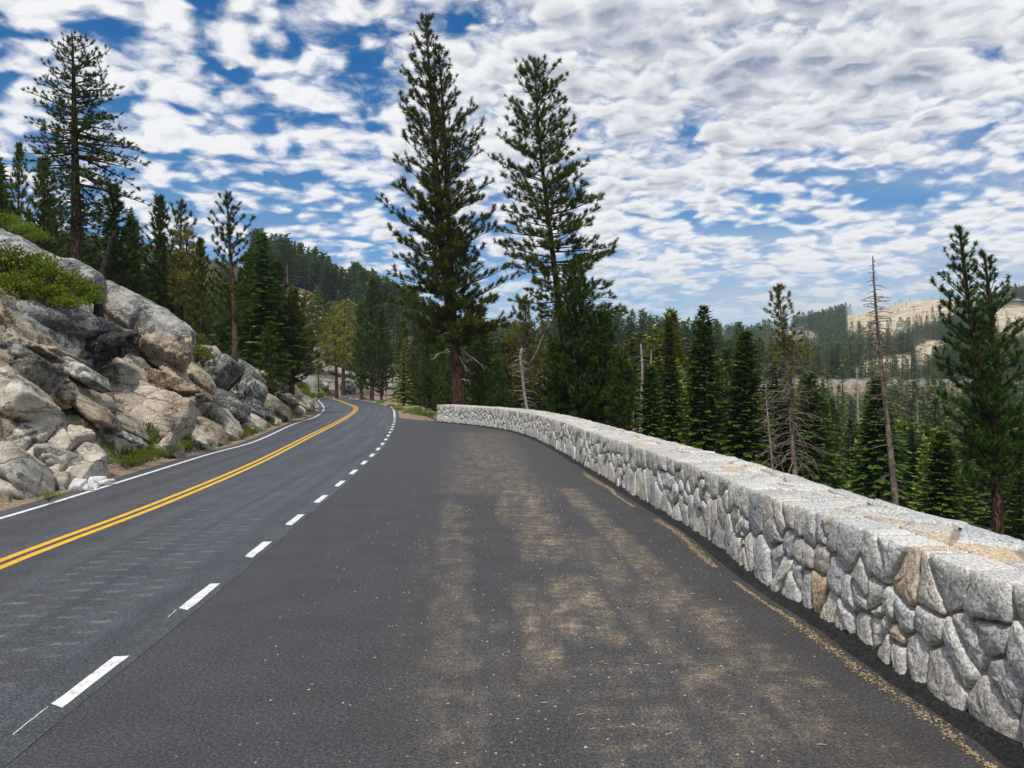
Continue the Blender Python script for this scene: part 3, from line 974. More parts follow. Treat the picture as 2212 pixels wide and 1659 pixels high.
def stone_shape(poly, rng, seg, top=None, prd=0.06, bev=0.030, back=0.14, rough=0.010):
    """a rough-faced stone over a polygon of the wall face: returns (u, v, depth) points and faces; depth grows out of the wall"""
    # cut corners, then resample the outline
    P = poly
    Q = []
    for a, b in zip(P, np.roll(P, -1, axis=0)):
        L = np.linalg.norm(b - a)
        if L < 0.02:
            Q.append((a + b) / 2)
            continue
        k = min(0.16, 0.016 / L)
        onb = top is not None and a[1] > top - 1e-6 and b[1] > top - 1e-6
        m_ = max(1, int(L / seg))
        for t in np.linspace(k, 1 - k, m_ + 1):
            Q.append(a + (b - a) * t)
    Q = np.array(Q)
    cen = Q.mean(0)
    d = nrm(cen - Q)
    J = rng.uniform(0, 1, len(Q)) * min(rough * 1.6, 0.1 * np.sqrt(np.ptp(Q[:, 0]) * np.ptp(Q[:, 1])))
    if top is not None:
        J = np.where(Q[:, 1] > top - 1e-4, J * 0.3, J)
    Q = Q + d * J[:, None]
    n = len(Q)
    r = np.linalg.norm(Q - cen, axis=1).mean()
    tilt = rng.uniform(-0.08, 0.08, 2)
    tilt2 = rng.uniform(-0.5, 0.5, 2)

    def hgt(p):
        q = p - cen
        return prd + q @ tilt - np.maximum(0, q @ tilt2 - 0.25 * r) * 0.55 + rng.uniform(-rough, rough, len(q)) * 0.8
    ins = np.minimum(bev * 0.75 / np.linalg.norm(Q - cen, axis=1), 0.45)
    Q1 = Q + (cen - Q) * (ins * rng.uniform(0.5, 1.25, n))[:, None]
    Q2 = cen + (Q1 - cen) * 0.66 + rng.uniform(-0.02, 0.02, (n, 2)) * r
    Q3 = cen + (Q1 - cen) * 0.33 + rng.uniform(-0.02, 0.02, (n, 2)) * r
    low = np.clip(hgt(Q) * 0.76, 0.006, None)
    rings = [np.c_[Q, np.full(n, -back)], np.c_[Q, low], np.c_[Q1, np.clip(hgt(Q1), 0.012, None)], np.c_[Q2, np.clip(hgt(Q2) + 0.012, 0.015, None)], np.c_[Q3, np.clip(hgt(Q3) + 0.015, 0.015, None)]]
    V = np.vstack(rings + [np.array([[*cen, max(0.015, prd + 0.014)]])])
    k = np.arange(n)
    k2 = (k + 1) % n
    F4 = np.vstack([np.stack([a * n + k, a * n + k2, (a + 1) * n + k2, (a + 1) * n + k], 1) for a in range(4)])
    F3 = np.stack([4 * n + k, 4 * n + k2, np.full(n, 5 * n)], 1)
    return V, F4, F3


def sites(x0, x1, y0, y1, cw, ch, rng, relax=2):
    """loosely relaxed random sites, average cell cw x ch"""
    n = int((x1 - x0) * (y1 - y0) / (cw * ch))
    S = np.c_[rng.uniform(x0, x1, n), rng.uniform(y0, y1, n)]
    nx = max(1, int((x1 - x0) / cw))
    G_ = rng.rand
    for _ in range(relax):
        A = np.c_[rng.uniform(x0, x1, n * 26), rng.uniform(y0, y1, n * 26)]
        # nearest site by sorted blocks
        lab = np.empty(len(A), dtype=int)
        for c in range(0, len(A), 4000):
            B = A[c:c + 4000]
            lab[c:c + 4000] = (((B[:, None, 0] - S[None, :, 0]) / cw) ** 2 + ((B[:, None, 1] - S[None, :, 1]) / ch) ** 2).argmin(1)
        for k_ in (0, 1):
            sm = np.bincount(lab, A[:, k_], n)
            ct = np.bincount(lab, None, n)
            S[:, k_] = np.where(ct > 0, S[:, k_] * 0.45 + 0.55 * sm / np.maximum(ct, 1), S[:, k_])
    return S


def build_wall():
    rng = np.random.RandomState(21)
    C = WB
    nl = side(C)
    s = np.concatenate([[0], np.cumsum(np.linalg.norm(np.diff(C, axis=0), axis=1))])
    L = s[-1]

    def at_(u):
        u = np.clip(u, 0, L)
        return np.stack([np.interp(u, s, C[:, 0]), np.interp(u, s, C[:, 1])], 1), nrm(np.stack([np.interp(u, s, nl[:, 0]), np.interp(u, s, nl[:, 1])], 1))
    wall = empty('stone_wall', 'long curved guard wall of grey granite rubble beside the pull-out', 'wall', (0, 0, 0))
    # mortar core
    ins = 0.010
    u = np.linspace(0.02, L - 0.03, 260)
    p, n_ = at_(u)
    top = WALL_H - 0.038
    rows = [np.c_[p - n_ * ins, np.full(len(u), -0.4)], np.c_[p - n_ * ins, np.full(len(u), top)], np.c_[p - n_ * (WALL_T - ins), np.full(len(u), top)], np.c_[p - n_ * (WALL_T - ins), np.full(len(u), -0.9)]]
    V = np.vstack(rows)
    m_ = len(u)
    j = np.arange(m_ - 1)
    Q = np.vstack([np.stack([a * m_ + j, a * m_ + j + 1, (a + 1) * m_ + j + 1, (a + 1) * m_ + j], 1) for a in range(3)])
    e1, e0 = np.array([[m_ - 1, 2 * m_ - 1, 3 * m_ - 1, 4 * m_ - 1]]), np.array([[0, 3 * m_, 2 * m_, m_]])
    mk('mortar', V, np.vstack([Q, e1, e0]), M['mortar'], wall)
    pieces = []
    tints = np.array([(0.50, 0.50, 0.50), (0.52, 0.525, 0.53), (0.46, 0.47, 0.49), (0.56, 0.56, 0.55), (0.50, 0.49, 0.47), (0.47, 0.48, 0.47), (0.52, 0.495, 0.45), (0.42, 0.44, 0.47)])
    tan = [(0.56, 0.47, 0.37), (0.54, 0.43, 0.31)]

    def tint_():
        if rng.rand() < 0.04:
            return np.array(tan[rng.randint(2)]) * rng.uniform(0.8, 1.0)
        return tints[rng.randint(len(tints))] * rng.uniform(0.84, 1.08)
    # road face
    S = sites(0, L, 0.13, WALL_H, 0.31, 0.33, rng, 2)
    ex = S[rng.rand(len(S)) < 0.22]
    S = np.vstack([S, np.clip(ex + rng.uniform(-1, 1, ex.shape) * 0.15, [0.05, 0.12], [L - 0.05, WALL_H - 0.1])])
    for i, P in voronoi_cells(S, 0, L, -0.12, WALL_H, 0.020):
        tp = P[:, 1].max() > WALL_H - 1e-6
        if tp:
            P = P.copy()
            k = P[:, 1] > WALL_H - 1e-6
            P[k, 1] += rng.uniform(-0.006, 0.008)
        dist = math.hypot(*(at_(P[:, :1].mean(0))[0][0]))
        seg = 0.055 if dist < 12 else 0.10 if dist < 22 else 0.2
        V, F4, F3 = stone_shape(P, rng, seg, P[:, 1].max() if tp else None, prd=rng.uniform(0.022, 0.052), bev=rng.uniform(0.012, 0.028), back=0.30 if tp else 0.12)
        p, n_ = at_(V[:, 0])
        Wd = np.c_[p + n_ * V[:, 2:3], V[:, 1]]
        a = np.ptp(P[:, 0]) * np.ptp(P[:, 1])
        front = Wd[:, 1].mean() > 3.0
        pieces.append(('stone', a / max(dist, 1) ** 2 * (1 if front else 0.001), Wd, F4, F3, tint_()))
    # capping of flat stones
    S = sites(0, L, 0.30, WALL_T + 0.02, 0.46, 0.25, rng, 2)
    for i, P in voronoi_cells(S, 0, L, 0.315, WALL_T + 0.03, 0.050):
        P = P.copy()
        k = P[:, 1] > WALL_T + 0.02
        P[k, 1] += rng.uniform(-0.03, 0.03)
        dist = math.hypot(*(at_(P[:, :1].mean(0))[0][0]))
        V, F4, F3 = stone_shape(P, rng, 0.07 if dist < 12 else 0.14 if dist < 22 else 0.25, None, prd=rng.uniform(0.036, 0.043), bev=0.018, back=0.08, rough=0.005)
        V[:, 2] = np.where(V[:, 2] > 0, V[:, 2] * 0.75, V[:, 2])
        p, n_ = at_(V[:, 0])
        Wd = np.c_[p - n_ * V[:, 1:2], WALL_H - 0.032 + V[:, 2]]
        front = Wd[:, 1].mean() > 3.0
        t_ = tint_()
        if rng.rand() < 0.035:
            t_ = np.array((0.60, 0.45, 0.26))
        pieces.append(('capstone', np.ptp(P[:, 0]) * np.ptp(P[:, 1]) / max(dist, 1) ** 2 * (1 if front else 0.001), Wd, F4[:, ::-1], F3[:, ::-1], t_ * rng.uniform(0.84, 1.04)))
    # end face and back of the wall
    for nm, lim in (('stone', 299), ('capstone', 240)):
        ps = sorted([q for q in pieces if q[0] == nm], key=lambda q: -q[1])
        for q in ps[:lim]:
            c = q[2].mean(0)
            mk(nm, q[2] - c, [q[3], q[4]], M['stone'], wall, attrs={'tint': np.tile(q[5], (len(q[2]), 1))}, loc=c)
        b = Buf()
        for q in ps[lim:]:
            b.add(q[2], [q[3], q[4]], q[5])
        rest = b.build('far_stones' if nm == 'stone' else 'far_capstones', M['stone'], wall)
        rest['kind'] = 'stuff'
    # rough stones of the back and of the far end
    b = Buf()
    for i, P in voronoi_cells(sites(0, L, -0.5, WALL_H, 0.42, 0.40, rng, 1), 0, L, -0.6, WALL_H - 0.01, 0.03, near=12):
        V, F4, F3 = stone_shape(P, rng, 0.3, None, prd=rng.uniform(0.03, 0.07), back=0.1)
        p, n_ = at_(V[:, 0])
        b.add(np.c_[p - n_ * (WALL_T + V[:, 2:3] - 0.01), V[:, 1]], [F4[:, ::-1], F3[:, ::-1]], tint_())
    pe, ne = at_(np.array([L]))
    te = np.array([ne[0][1], -ne[0][0]])
    for i, P in voronoi_cells(sites(0.02, WALL_T, -0.1, WALL_H, 0.28, 0.30, rng, 1), 0.02, WALL_T, -0.2, WALL_H - 0.01, 0.03, near=10):
        V, F4, F3 = stone_shape(P, rng, 0.2, None, prd=rng.uniform(0.03, 0.06), back=0.1)
        b.add(np.c_[pe[0] - ne[0] * V[:, :1] + te * (V[:, 2:3] - 0.02), V[:, 1]], [F4, F3], tint_())
    bk = b.build('back_stones', M['stone'], wall)
    bk['kind'] = 'stuff'


build_wall()

# ------------------------------------------------------------------ the granite outcrops on the left
def pip(U, V, P):
    ins = np.zeros(U.shape, dtype=bool)
    for a, b in zip(P, np.roll(P, -1, axis=0)):
        c = (a[1] > V) != (b[1] > V)
        with np.errstate(divide='ignore', invalid='ignore'):
            xx = (b[0] - a[0]) * (V - a[1]) / (b[1] - a[1]) + a[0]
        ins ^= c & (U < xx)
    return ins


def pdist(U, V, P):
    best = np.full(U.shape, 1e9)
    bu, bv = np.zeros(U.shape), np.zeros(U.shape)
    for a, b in zip(P, np.roll(P, -1, axis=0)):
        d = b - a
        t = np.clip(((U - a[0]) * d[0] + (V - a[1]) * d[1]) / max(d @ d, 1e-12), 0, 1)
        qu, qv = a[0] + t * d[0], a[1] + t * d[1]
        q = np.hypot(U - qu, V - qv)
        k = q < best
        best = np.where(k, q, best)
        bu, bv = np.where(k, qu, bu), np.where(k, qv, bv)
    return best, bu, bv


def zoom1(*p):      # helper scales: points read off two enlargements of the photograph
    return [(x / 4.0, 415 + y / 4.0) for x, y in p]


def zoom2(*p):
    return [(x / 4.0, 743 + y / 4.0) for x, y in p]


def zoom3(*p):
    return [(363 + x / 3.864, 691.4 + y / 3.864) for x, y in p]


PLANES = {}


def slab(name, poly, mat, parent, seed=0, T=0.5, bev=0.22, blocks=None, groove=0.13, rough=0.10, back=1.2, dome=0.0, lift=0.12, plane=None, strata=0.0, tint=(0.5, 0.5, 0.5), facets=2, fine=1.8, step=0.09, Y=None, on=None, grow=1.07):
    rng = np.random.RandomState(seed + 100)
    poly = np.array(poly, dtype=np.float64)
    poly = poly.mean(0) + (poly - poly.mean(0)) * grow
    cen = poly.mean(0)
    samp = np.vstack([cen + (poly - cen) * k for k in (0.9, 0.6, 0.3)] + [cen[None]])
    hp = np.array([hit(*p) for p in samp])
    Ym = np.median(hp[:, 1])
    k = (hp[:, 1] > Ym * 0.72) & (hp[:, 1] < Ym * 1.4)
    c0 = np.median(hp[k], axis=0)
    if plane is None:                                # plane through the ground seen there, fitted in inverse depth
        A = np.c_[np.ones(k.sum()), (samp[k] - cen) / F]
        lam = 0.06 * math.sqrt(k.sum())
        sol = np.linalg.lstsq(np.vstack([A, [[0, lam, 0], [0, 0, lam]]]), np.r_[1 / hp[k][:, 1], [lam * 0.012, lam * 0.4 / Ym]], rcond=None)[0]
        al = sol[0] - sol[1] * (cen[0] - CX) / F - sol[2] * (cen[1] - CY) / F
        nv = -nrm(np.array([sol[1], al, -sol[2]]))
        Yc = 1 / sol[0]
        c0 = W(cen[0], cen[1], Yc)
    else:
        nv = nrm(np.array([plane[0], -1.0, plane[1]]))
    if on is not None:                               # set against the face of an earlier slab
        d_ = np.array([(cen[0] - CX) / F, 1.0, -(cen[1] - CY) / F])
        Y = ((PLANES[on][0] - np.array([0, 0, H])) @ PLANES[on][1]) / (d_ @ PLANES[on][1]) + 0.05
    if Y is not None:
        c0 = W(cen[0], cen[1], Y)
    o = np.array([0, 0, H])
    c0 = c0 + nv * (lift * 0.62 if seed != 5 else lift)
    PLANES[seed] = (c0.copy(), nv.copy())
    dirs = np.c_[(poly[:, 0] - CX) / F, np.ones(len(poly)), -(poly[:, 1] - CY) / F]
    t = ((c0 - o) @ nv) / (dirs @ nv)
    t = np.where(t > 0, t, c0[1])
    t = np.clip(t, c0[1] * 0.68, c0[1] * 1.45)
    P3 = o + dirs * t[:, None]
    ue = nrm(np.cross(np.array([0, 0, 1.0]), nv))
    if ue[0] < 0:
        ue = -ue
    ve = np.cross(nv, ue)
    if ve[2] < 0:
        ve = -ve
    P = np.c_[(P3 - c0) @ ue, (P3 - c0) @ ve]
    # roughen the outline
    for lev in range(3):
        n = len(P)
        Q = np.empty((2 * n, 2))
        Q[0::2] = P
        e = np.roll(P, -1, axis=0) - P
        L = np.linalg.norm(e, axis=1)
        Q[1::2] = P + e * rng.uniform(0.4, 0.6, (n, 1)) + np.c_[-e[:, 1], e[:, 0]] * rng.uniform(-0.06, 0.06, (n, 1))
        P = Q
    cell = c0[1] / 773.0 * fine
    x0, x1, y0, y1 = P[:, 0].min() - 2 * cell, P[:, 0].max() + 2 * cell, P[:, 1].min() - 2 * cell, P[:, 1].max() + 2 * cell
    nu, nv_ = int((x1 - x0) / cell) + 2, int((y1 - y0) / cell) + 2
    while nu * nv_ > 14000:
        cell *= 1.1
        nu, nv_ = int((x1 - x0) / cell) + 2, int((y1 - y0) / cell) + 2
    U, V = np.meshgrid(x0 + np.arange(nu) * cell, y0 + np.arange(nv_) * cell)
    U = U + rng.uniform(-.25, .25, U.shape) * cell
    V = V + rng.uniform(-.25, .25, V.shape) * cell
    ins = pip(U, V, P)
    d, bu, bv = pdist(U, V, P)
    sd = np.where(ins, d, -d)
    e = np.clip(sd / bev, 0, 1)
    h = T * (0.72 + 0.28 * (1 - (1 - e) ** 1.8))
    mx = sd.max()
    h = h + dome * np.sqrt(np.clip(1 - (1 - np.clip(sd / mx, 0, 1)) ** 2, 0, 1))
    sc = max(mx, 0.3)
    for _ in range(0 if dome else facets):
        th = rng.uniform(0, 6.28)
        u0, v0 = rng.uniform(P[:, 0].min(), P[:, 0].max()), rng.uniform(P[:, 1].min(), P[:, 1].max())
        q = (U - u0) * math.cos(th) + (V - v0) * math.sin(th)
        h = h - np.clip(q, 0, 0.45 * sc) * rng.uniform(0.2, 0.75)
    h = h + (fbm(U / (sc * 1.2) + seed * 3.7, V / (sc * 1.2), 5, 0.55) - 0.5) * rough * 1.5 + (fbm(U * 4.5 + seed, V * 4.5, 3, 0.6) - 0.5) * 0.06
    if strata:
        ph = (V * 0.62 + U * 0.78 + 0.25 * fbm(U * 2, V * 2, 2)) if strata > 0 else (V * 0.9 - U * 0.2)
        st = np.floor(ph / abs(strata) + 3 * (fbm(U * .8 + 7, V * .8, 2) - .5))
        h = h + (np.modf(np.sin(st * 12.9898 + seed) * 43758.5453)[0]) * 0.12
    if blocks is None:
        blocks = 0 if dome else float(np.clip(mx * 0.8, 0.3, 1.1))
    if blocks:
        ns = int((x1 - x0) * (y1 - y0) / (blocks ** 2 * 1.4)) + 3
        S = np.c_[rng.uniform(x0, x1, ns), rng.uniform(y0, y1, ns)]
        ww = 0.35 * blocks * (fbm(U / blocks * 1.7, V / blocks * 1.7 + 9, 3) - 0.5)
        Uw, Vw = U + ww, V - ww
        c, s = math.cos(R(-38)), math.sin(R(-38))
        A1, A2 = (Uw * c - Vw * s) * 0.75, (Uw * s + Vw * c) * 1.35
        S1, S2 = (S[:, 0] * c - S[:, 1] * s) * 0.75, (S[:, 0] * s + S[:, 1] * c) * 1.35
        D = (A1[..., None] - S1) ** 2 + (A2[..., None] - S2) ** 2
        i1 = D.argmin(-1)
        d1 = np.sqrt(np.take_along_axis(D, i1[..., None], -1)[..., 0])
        np.put_along_axis(D, i1[..., None], 1e9, -1)
        d2 = np.sqrt(D.min(-1))
        off = rng.uniform(-1, 1, ns) * step
        tu, tv = rng.uniform(-.17, .17, ns), rng.uniform(-.17, .17, ns)
        h = h + off[i1] + tu[i1] * (U - S[i1, 0]) + tv[i1] * (V - S[i1, 1])
        h = h - groove * np.exp(-((d2 - d1) / (0.05 + 0.02 * blocks)) ** 2)
    h = h - np.percentile(h[ins], 75)
    # outside the outline: dive into the hill
    out = ~ins
    h = np.where(out, -back, h)
    U, V = np.where(out & (d < 2.2 * cell), bu, U), np.where(out & (d < 2.2 * cell), bv, V)
    nearb = ins & (d < 0.45 * cell)
    U, V = np.where(nearb, bu, U), np.where(nearb, bv, V)
    keep = ins | (d < 2.2 * cell)
    idx = np.arange(nu * nv_).reshape(nv_, nu)
    Q = np.stack([idx[:-1, :-1], idx[:-1, 1:], idx[1:, 1:], idx[1:, :-1]], -1).reshape(-1, 4)
    kq = keep.ravel()[Q].all(1) & ins.ravel()[Q].any(1)
    Q = Q[kq]
    V3 = c0 + U.ravel()[:, None] * ue + V.ravel()[:, None] * ve + h.ravel()[:, None] * nv
    dl_ = sdist(V3[:, 0], V3[:, 1], LLc)[0]
    V3[:, 0] -= np.clip(0.62 - dl_, 0, 3) * (V3[:, 2] < 2.5)          # nothing reaches over the edge line
    used = np.unique(Q)
    rem = np.full(nu * nv_, -1)
    rem[used] = np.arange(len(used))
    V3 = V3[used]
    tn = np.asarray(tint)[None, :] * (1 + 0.12 * (fbm(U.ravel()[used] * 1.3, V.ravel()[used] * 1.3 + seed, 3) - 0.5))[:, None]
    return mk(name, V3 - c0, rem[Q], mat, parent, attrs={'tint': tn}, loc=c0)


def bedrock(parent):
    """the continuous fractured rock of the cut, seen between the separate slabs"""
    rng = np.random.RandomState(41)
    k0, k1 = np.argmax(LL[:, 1] > 7.5), np.argmax(LL[:, 1] > 82)
    C = LL[k0:k1]
    sa = np.concatenate([[0], np.cumsum(np.linalg.norm(np.diff(C, axis=0), axis=1))])
    ns_, nt = 620, 74
    q = sa[-1] * np.linspace(0, 1, ns_) ** 1.35
    L = np.stack([np.interp(q, sa, C[:, 0]), np.interp(q, sa, C[:, 1])], 1)
    n = side(L)
    Hc = CUT_H(L[:, 1])
    tt = np.linspace(0, 1, nt)[None, :] * (Hc / 1.12 + 1.6)[:, None]          # distance up the slope, seen from above
    S, T = np.repeat(q[:, None], nt, 1), tt
    d = 0.85 + tt
    X, Y = L[:, 0:1] + n[:, 0:1] * d, L[:, 1:2] + n[:, 1:2] * d
    Z = terrain(X, Y)
    A, B = S * 0.80, T * 1.5
    wx, wy = 0.5 * (fbm(A * .9, B * .9 + 3, 4) - .5), 0.5 * (fbm(A * .9 + 9, B * .9, 4) - .5)
    c, s = math.cos(R(30)), math.sin(R(30))
    U, V = (A + wx) * c - (B + wy) * s, (A + wx) * s + (B + wy) * c           # V runs across the layers, which dip to the right
    h = np.zeros(U.shape)
    for sc_, st_, gv in ((1.5, 0.22, 0.16), (0.55, 0.08, 0.08)):
        row = np.floor(V / sc_)
        off = np.modf(np.abs(np.sin(row * 12.9898 + sc_) * 43758.5453))[0]
        col_ = np.floor(U / (sc_ * 2.2) + off * 7)
        r1 = np.modf(np.abs(np.sin(row * 78.233 + col_ * 37.719 + sc_) * 43758.5453))[0]
        r2 = np.modf(np.abs(np.sin(row * 39.346 + col_ * 11.135 + sc_) * 24634.6345))[0]
        fv, fu = V / sc_ - row, U / (sc_ * 2.2) + off * 7 - col_
        h += (r1 - .5) * 2 * st_ + (fv - .5) * (r2 - .2) * 0.35 * sc_ + (fu - .5) * (r1 - .5) * .4 * sc_
        e = np.minimum(np.minimum(fv, 1 - fv) * sc_, np.minimum(fu, 1 - fu) * sc_ * 2.2)
        h -= gv * np.exp(-(e / 0.055) ** 2)
    h += (fbm(X * 1.3, Y * 1.3 + Z, 4, .6) - .5) * 0.35
    h = h * sstep(0, 0.5, T) - 0.22
    top = sstep(Hc[:, None] / 1.12 - .2, Hc[:, None] / 1.12 + 1.4, T)
    h -= top * 0.9
    P3 = np.stack([X - n[:, 0:1] * h * .75, Y - n[:, 1:2] * h * .75, Z + h * .62], -1).reshape(-1, 3)
    i = np.arange(ns_ - 1)[:, None] * nt
    j = np.arange(nt - 1)[None, :]
    Q = np.stack([i + j, i + j + 1, i + nt + j + 1, i + nt + j], -1).reshape(-1, 4)
    g = (0.52 + 0.20 * (fbm(X * .35, Y * .35 + Z * .4, 3) - .5)).reshape(-1, 1)
    mk('bedrock', P3, Q, M['rock_tan'], parent, attrs={'tint': g * np.array([[1.0, .985, .95]])})


def build_outcrop():
    o = empty('rock_outcrop', 'jointed grey and tan granite outcrop rising from the left edge of the road', 'rock outcrop', (0, 0, 0))
    bedrock(o)
    s = slab
    # rounded slabs and domes along the top
    s('rock_slab', zoom1((-300, 150), (0, 262), (200, 335), (350, 430), (500, 495), (620, 505), (760, 585), (855, 640), (800, 690), (700, 670), (620, 650), (450, 640), (250, 660), (0, 640), (-300, 600)), M['rock_grey'], o, 1, Y=25, plane=(0.35, 1.3), lift=0, T=0.5, bev=0.7, rough=0.12, dome=0.25, tint=(0.54, 0.55, 0.56))
    s('rock_dome', zoom1((870, 700), (960, 712), (1100, 775), (1300, 875), (1450, 955), (1600, 1055), (1672, 1130), (1640, 1230), (1560, 1290), (1400, 1290), (1200, 1190), (1080, 1120), (980, 1030), (890, 930), (850, 850)), M['rock_grey'], o, 2, Y=28, plane=(0.45, 0.75), lift=0, T=0.7, bev=0.9, rough=0.16, dome=0.5, tint=(0.55, 0.54, 0.52))
    s('rock_dome', zoom1((1180, 1140), (1400, 1240), (1560, 1270), (1640, 1210), (1660, 1330), (1600, 1430), (1450, 1380), (1330, 1330), (1230, 1260)), M['rock_tan'], o, 3, Y=27.6, plane=(0.5, 0.5), lift=0, T=0.35, bev=0.4, rough=0.14, tint=(0.5, 0.48, 0.46))
    s('boulder', zoom1((755, 700), (825, 662), (895, 690), (880, 800), (810, 860), (760, 770)), M['rock_grey'], o, 4, Y=26, plane=(0.4, 0.6), lift=0, T=0.6, bev=0.4, dome=0.25, tint=(0.5, 0.5, 0.5))
    # the overhanging slab and its black edge, lichen and overhang shade in one colour
    s('rock_slab', zoom1((-260, 900), (0, 880), (220, 895), (700, 960), (960, 1120), (1180, 1215), (1225, 1235), (1010, 1240), (880, 1270), (780, 1340), (690, 1460), (460, 1325), (300, 1240), (0, 1110), (-260, 1090)), M['rock_grey'], o, 5, T=0.9, bev=0.14, rough=0.14, lift=0.75, facets=2, blocks=2.4, step=0.05, back=1.6, tint=(0.44, 0.445, 0.45))
    s('rock_edge', zoom1((1010, 1225), (1120, 1240), (1228, 1232), (1170, 1340), (960, 1480), (760, 1610), (660, 1620), (700, 1455), (790, 1340), (880, 1265)), M['rock_black'], o, 6, T=0.45, bev=0.05, rough=0.06, strata=0.13, lift=0.0, on=5, plane=(0.9, -0.35), back=0.7, tint=(0.46, 0.46, 0.47))
    s('rock_block', zoom1((-200, 1100), (0, 1190), (110, 1215), (300, 1310), (250, 1330), (100, 1300), (-200, 1240)), M['rock_tan'], o, 7, T=0.5, bev=0.1, tint=(0.46, 0.45, 0.44))
    s('rock_block', zoom1((-200, 1250), (0, 1280), (160, 1310), (330, 1425), (300, 1450), (140, 1600), (0, 1530), (-200, 1440)), M['rock_dark'], o, 8, T=0.45, bev=0.1, rough=0.1, tint=(0.52, 0.52, 0.52))
    s('rock_block', zoom1((300, 1300), (470, 1325), (400, 1395), (350, 1400)), M['rock_tan'], o, 9, T=0.35, bev=0.06)
    s('rock_block', zoom1((340, 1495), (440, 1358), (600, 1418), (700, 1480), (735, 1585), (640, 1600), (500, 1555), (330, 1545)), M['rock_dark'], o, 10, lift=0.35, T=0.65, bev=0.08, rough=0.06, tint=(0.86, 0.85, 0.80))
    # the pale masses below
    s('rock_block', zoom2((-260, 60), (0, 185), (130, 285), (155, 330), (225, 400), (60, 560), (-40, 560), (-260, 500)), M['rock_pale'], o, 11, lift=0.3, T=0.65, bev=0.1, blocks=0.9, rough=0.10, step=0.1, tint=(0.57, 0.56, 0.53))
    s('rock_slab', zoom2((150, 270), (210, 212), (330, 258), (560, 365), (740, 470), (840, 560), (850, 660), (780, 660), (640, 570), (440, 430), (230, 350)), M['rock_tan'], o, 12, T=0.42, bev=0.12, blocks=0.8, rough=0.14, tint=(0.46, 0.45, 0.44))
    s('rock_face', zoom2((-420, 560), (0, 640), (200, 580), (230, 430), (450, 520), (640, 630), (800, 690), (860, 765), (1000, 900), (1062, 1010), (1052, 1110), (880, 1160), (650, 1235), (480, 1330), (300, 1375), (0, 1345), (-420, 1390)), M['rock_pale'], o, 13, lift=.35, T=0.55, bev=0.35, blocks=1.0, groove=0.16, rough=0.26, facets=3, fine=1.7, step=0.12, tint=(0.58, 0.57, 0.54))
    s('rock_block', zoom2((335, 1180), (420, 1080), (545, 1085), (575, 1130), (520, 1250), (450, 1330), (360, 1345)), M['rock_pale'], o, 14, lift=0.42, T=0.75, bev=0.15, facets=4, rough=0.1, tint=(0.52, 0.52, 0.50))
    s('rock_block', zoom2((-300, 800), (0, 790), (150, 900), (170, 1100), (120, 1280), (-60, 1300), (-300, 1300)), M['rock_pale'], o, 15, lift=0.4, T=0.8, bev=0.2, facets=2, blocks=0.8, rough=0.12, tint=(0.53, 0.53, 0.52))
    s('rock_block', zoom2((270, 860), (395, 850), (400, 980), (330, 1090), (285, 1060)), M['rock_pale'], o, 16, lift=0.36, T=0.75, bev=0.12, facets=3, rough=0.1, tint=(0.55, 0.56, 0.56))
    s('rock_slab', zoom2((730, 310), (830, 245), (1050, 165), (1150, 205), (1220, 300), (1400, 385), (1705, 428), (1600, 565), (1445, 690), (1440, 780), (1300, 890), (1150, 890), (1080, 730), (1030, 600), (950, 520), (850, 410)), M['rock_pale'], o, 17, lift=0.4, T=0.6, bev=0.1, rough=0.13, facets=2, blocks=1.9, step=0.05, strata=0.8, tint=(0.56, 0.535, 0.49))
    s('rock_edge', zoom2((1705, 425), (1790, 450), (1700, 560), (1560, 660), (1450, 720), (1445, 690), (1600, 560)), M['rock_dark'], o, 18, T=0.2, bev=0.05, plane=(0.8, -0.2), tint=(0.5, 0.48, 0.45))
    s('rock_face', zoom2((850, 760), (1000, 800), (1100, 860), (1300, 860), (1440, 745), (1600, 830), (1745, 905), (1700, 935), (1500, 925), (1300, 930), (1130, 985), (1060, 1010), (1000, 870)), M['rock_pale'], o, 19, T=0.5, bev=0.2, blocks=0.6, rough=0.2, tint=(0.52, 0.50, 0.47))
    s('boulder', zoom2((830, 560), (950, 540), (1020, 640), (1060, 740), (960, 720), (850, 660)), M['rock_tan'], o, 20, T=0.5, bev=0.2, blocks=0.45, rough=0.14, tint=(0.42, 0.41, 0.39))
    s('rock_block', zoom2((850, 660), (950, 700), (1040, 780), (1010, 815), (900, 760), (840, 700)), M['rock_dark'], o, 21, T=0.5, bev=0.1, tint=(0.8, 0.8, 0.78))
    s('rock_block', zoom2((1460, 160), (1560, 105), (1680, 200), (1718, 270), (1700, 345), (1640, 340), (1500, 265), (1420, 210)), M['rock_tan'], o, 22, lift=0.5, T=0.8, bev=0.12, rough=0.08, facets=3, tint=(0.53, 0.52, 0.48))
    s('rock_slab', zoom2((1150, 60), (1220, 40), (1370, 45), (1440, 150), (1450, 205), (1560, 290), (1480, 315), (1370, 210), (1250, 130)), M['rock_tan'], o, 23, lift=0.3, T=0.6, bev=0.07, blocks=0.6, tint=(0.56, 0.54, 0.50))
    s('rock_block', zoom2((1230, -60), (1340, -80), (1420, 0), (1460, 110), (1440, 150), (1360, 50)), M['rock_tan'], o, 24, T=0.5, bev=0.1, tint=(0.52, 0.5, 0.47))
    s('rock_slab', zoom2((1200, 190), (1380, 220), (1560, 300), (1680, 350), (1700, 410), (1480, 395), (1320, 340), (1210, 290)), M['rock_tan'], o, 25, T=0.30, bev=0.10, blocks=0.5, tint=(0.44, 0.39, 0.34))
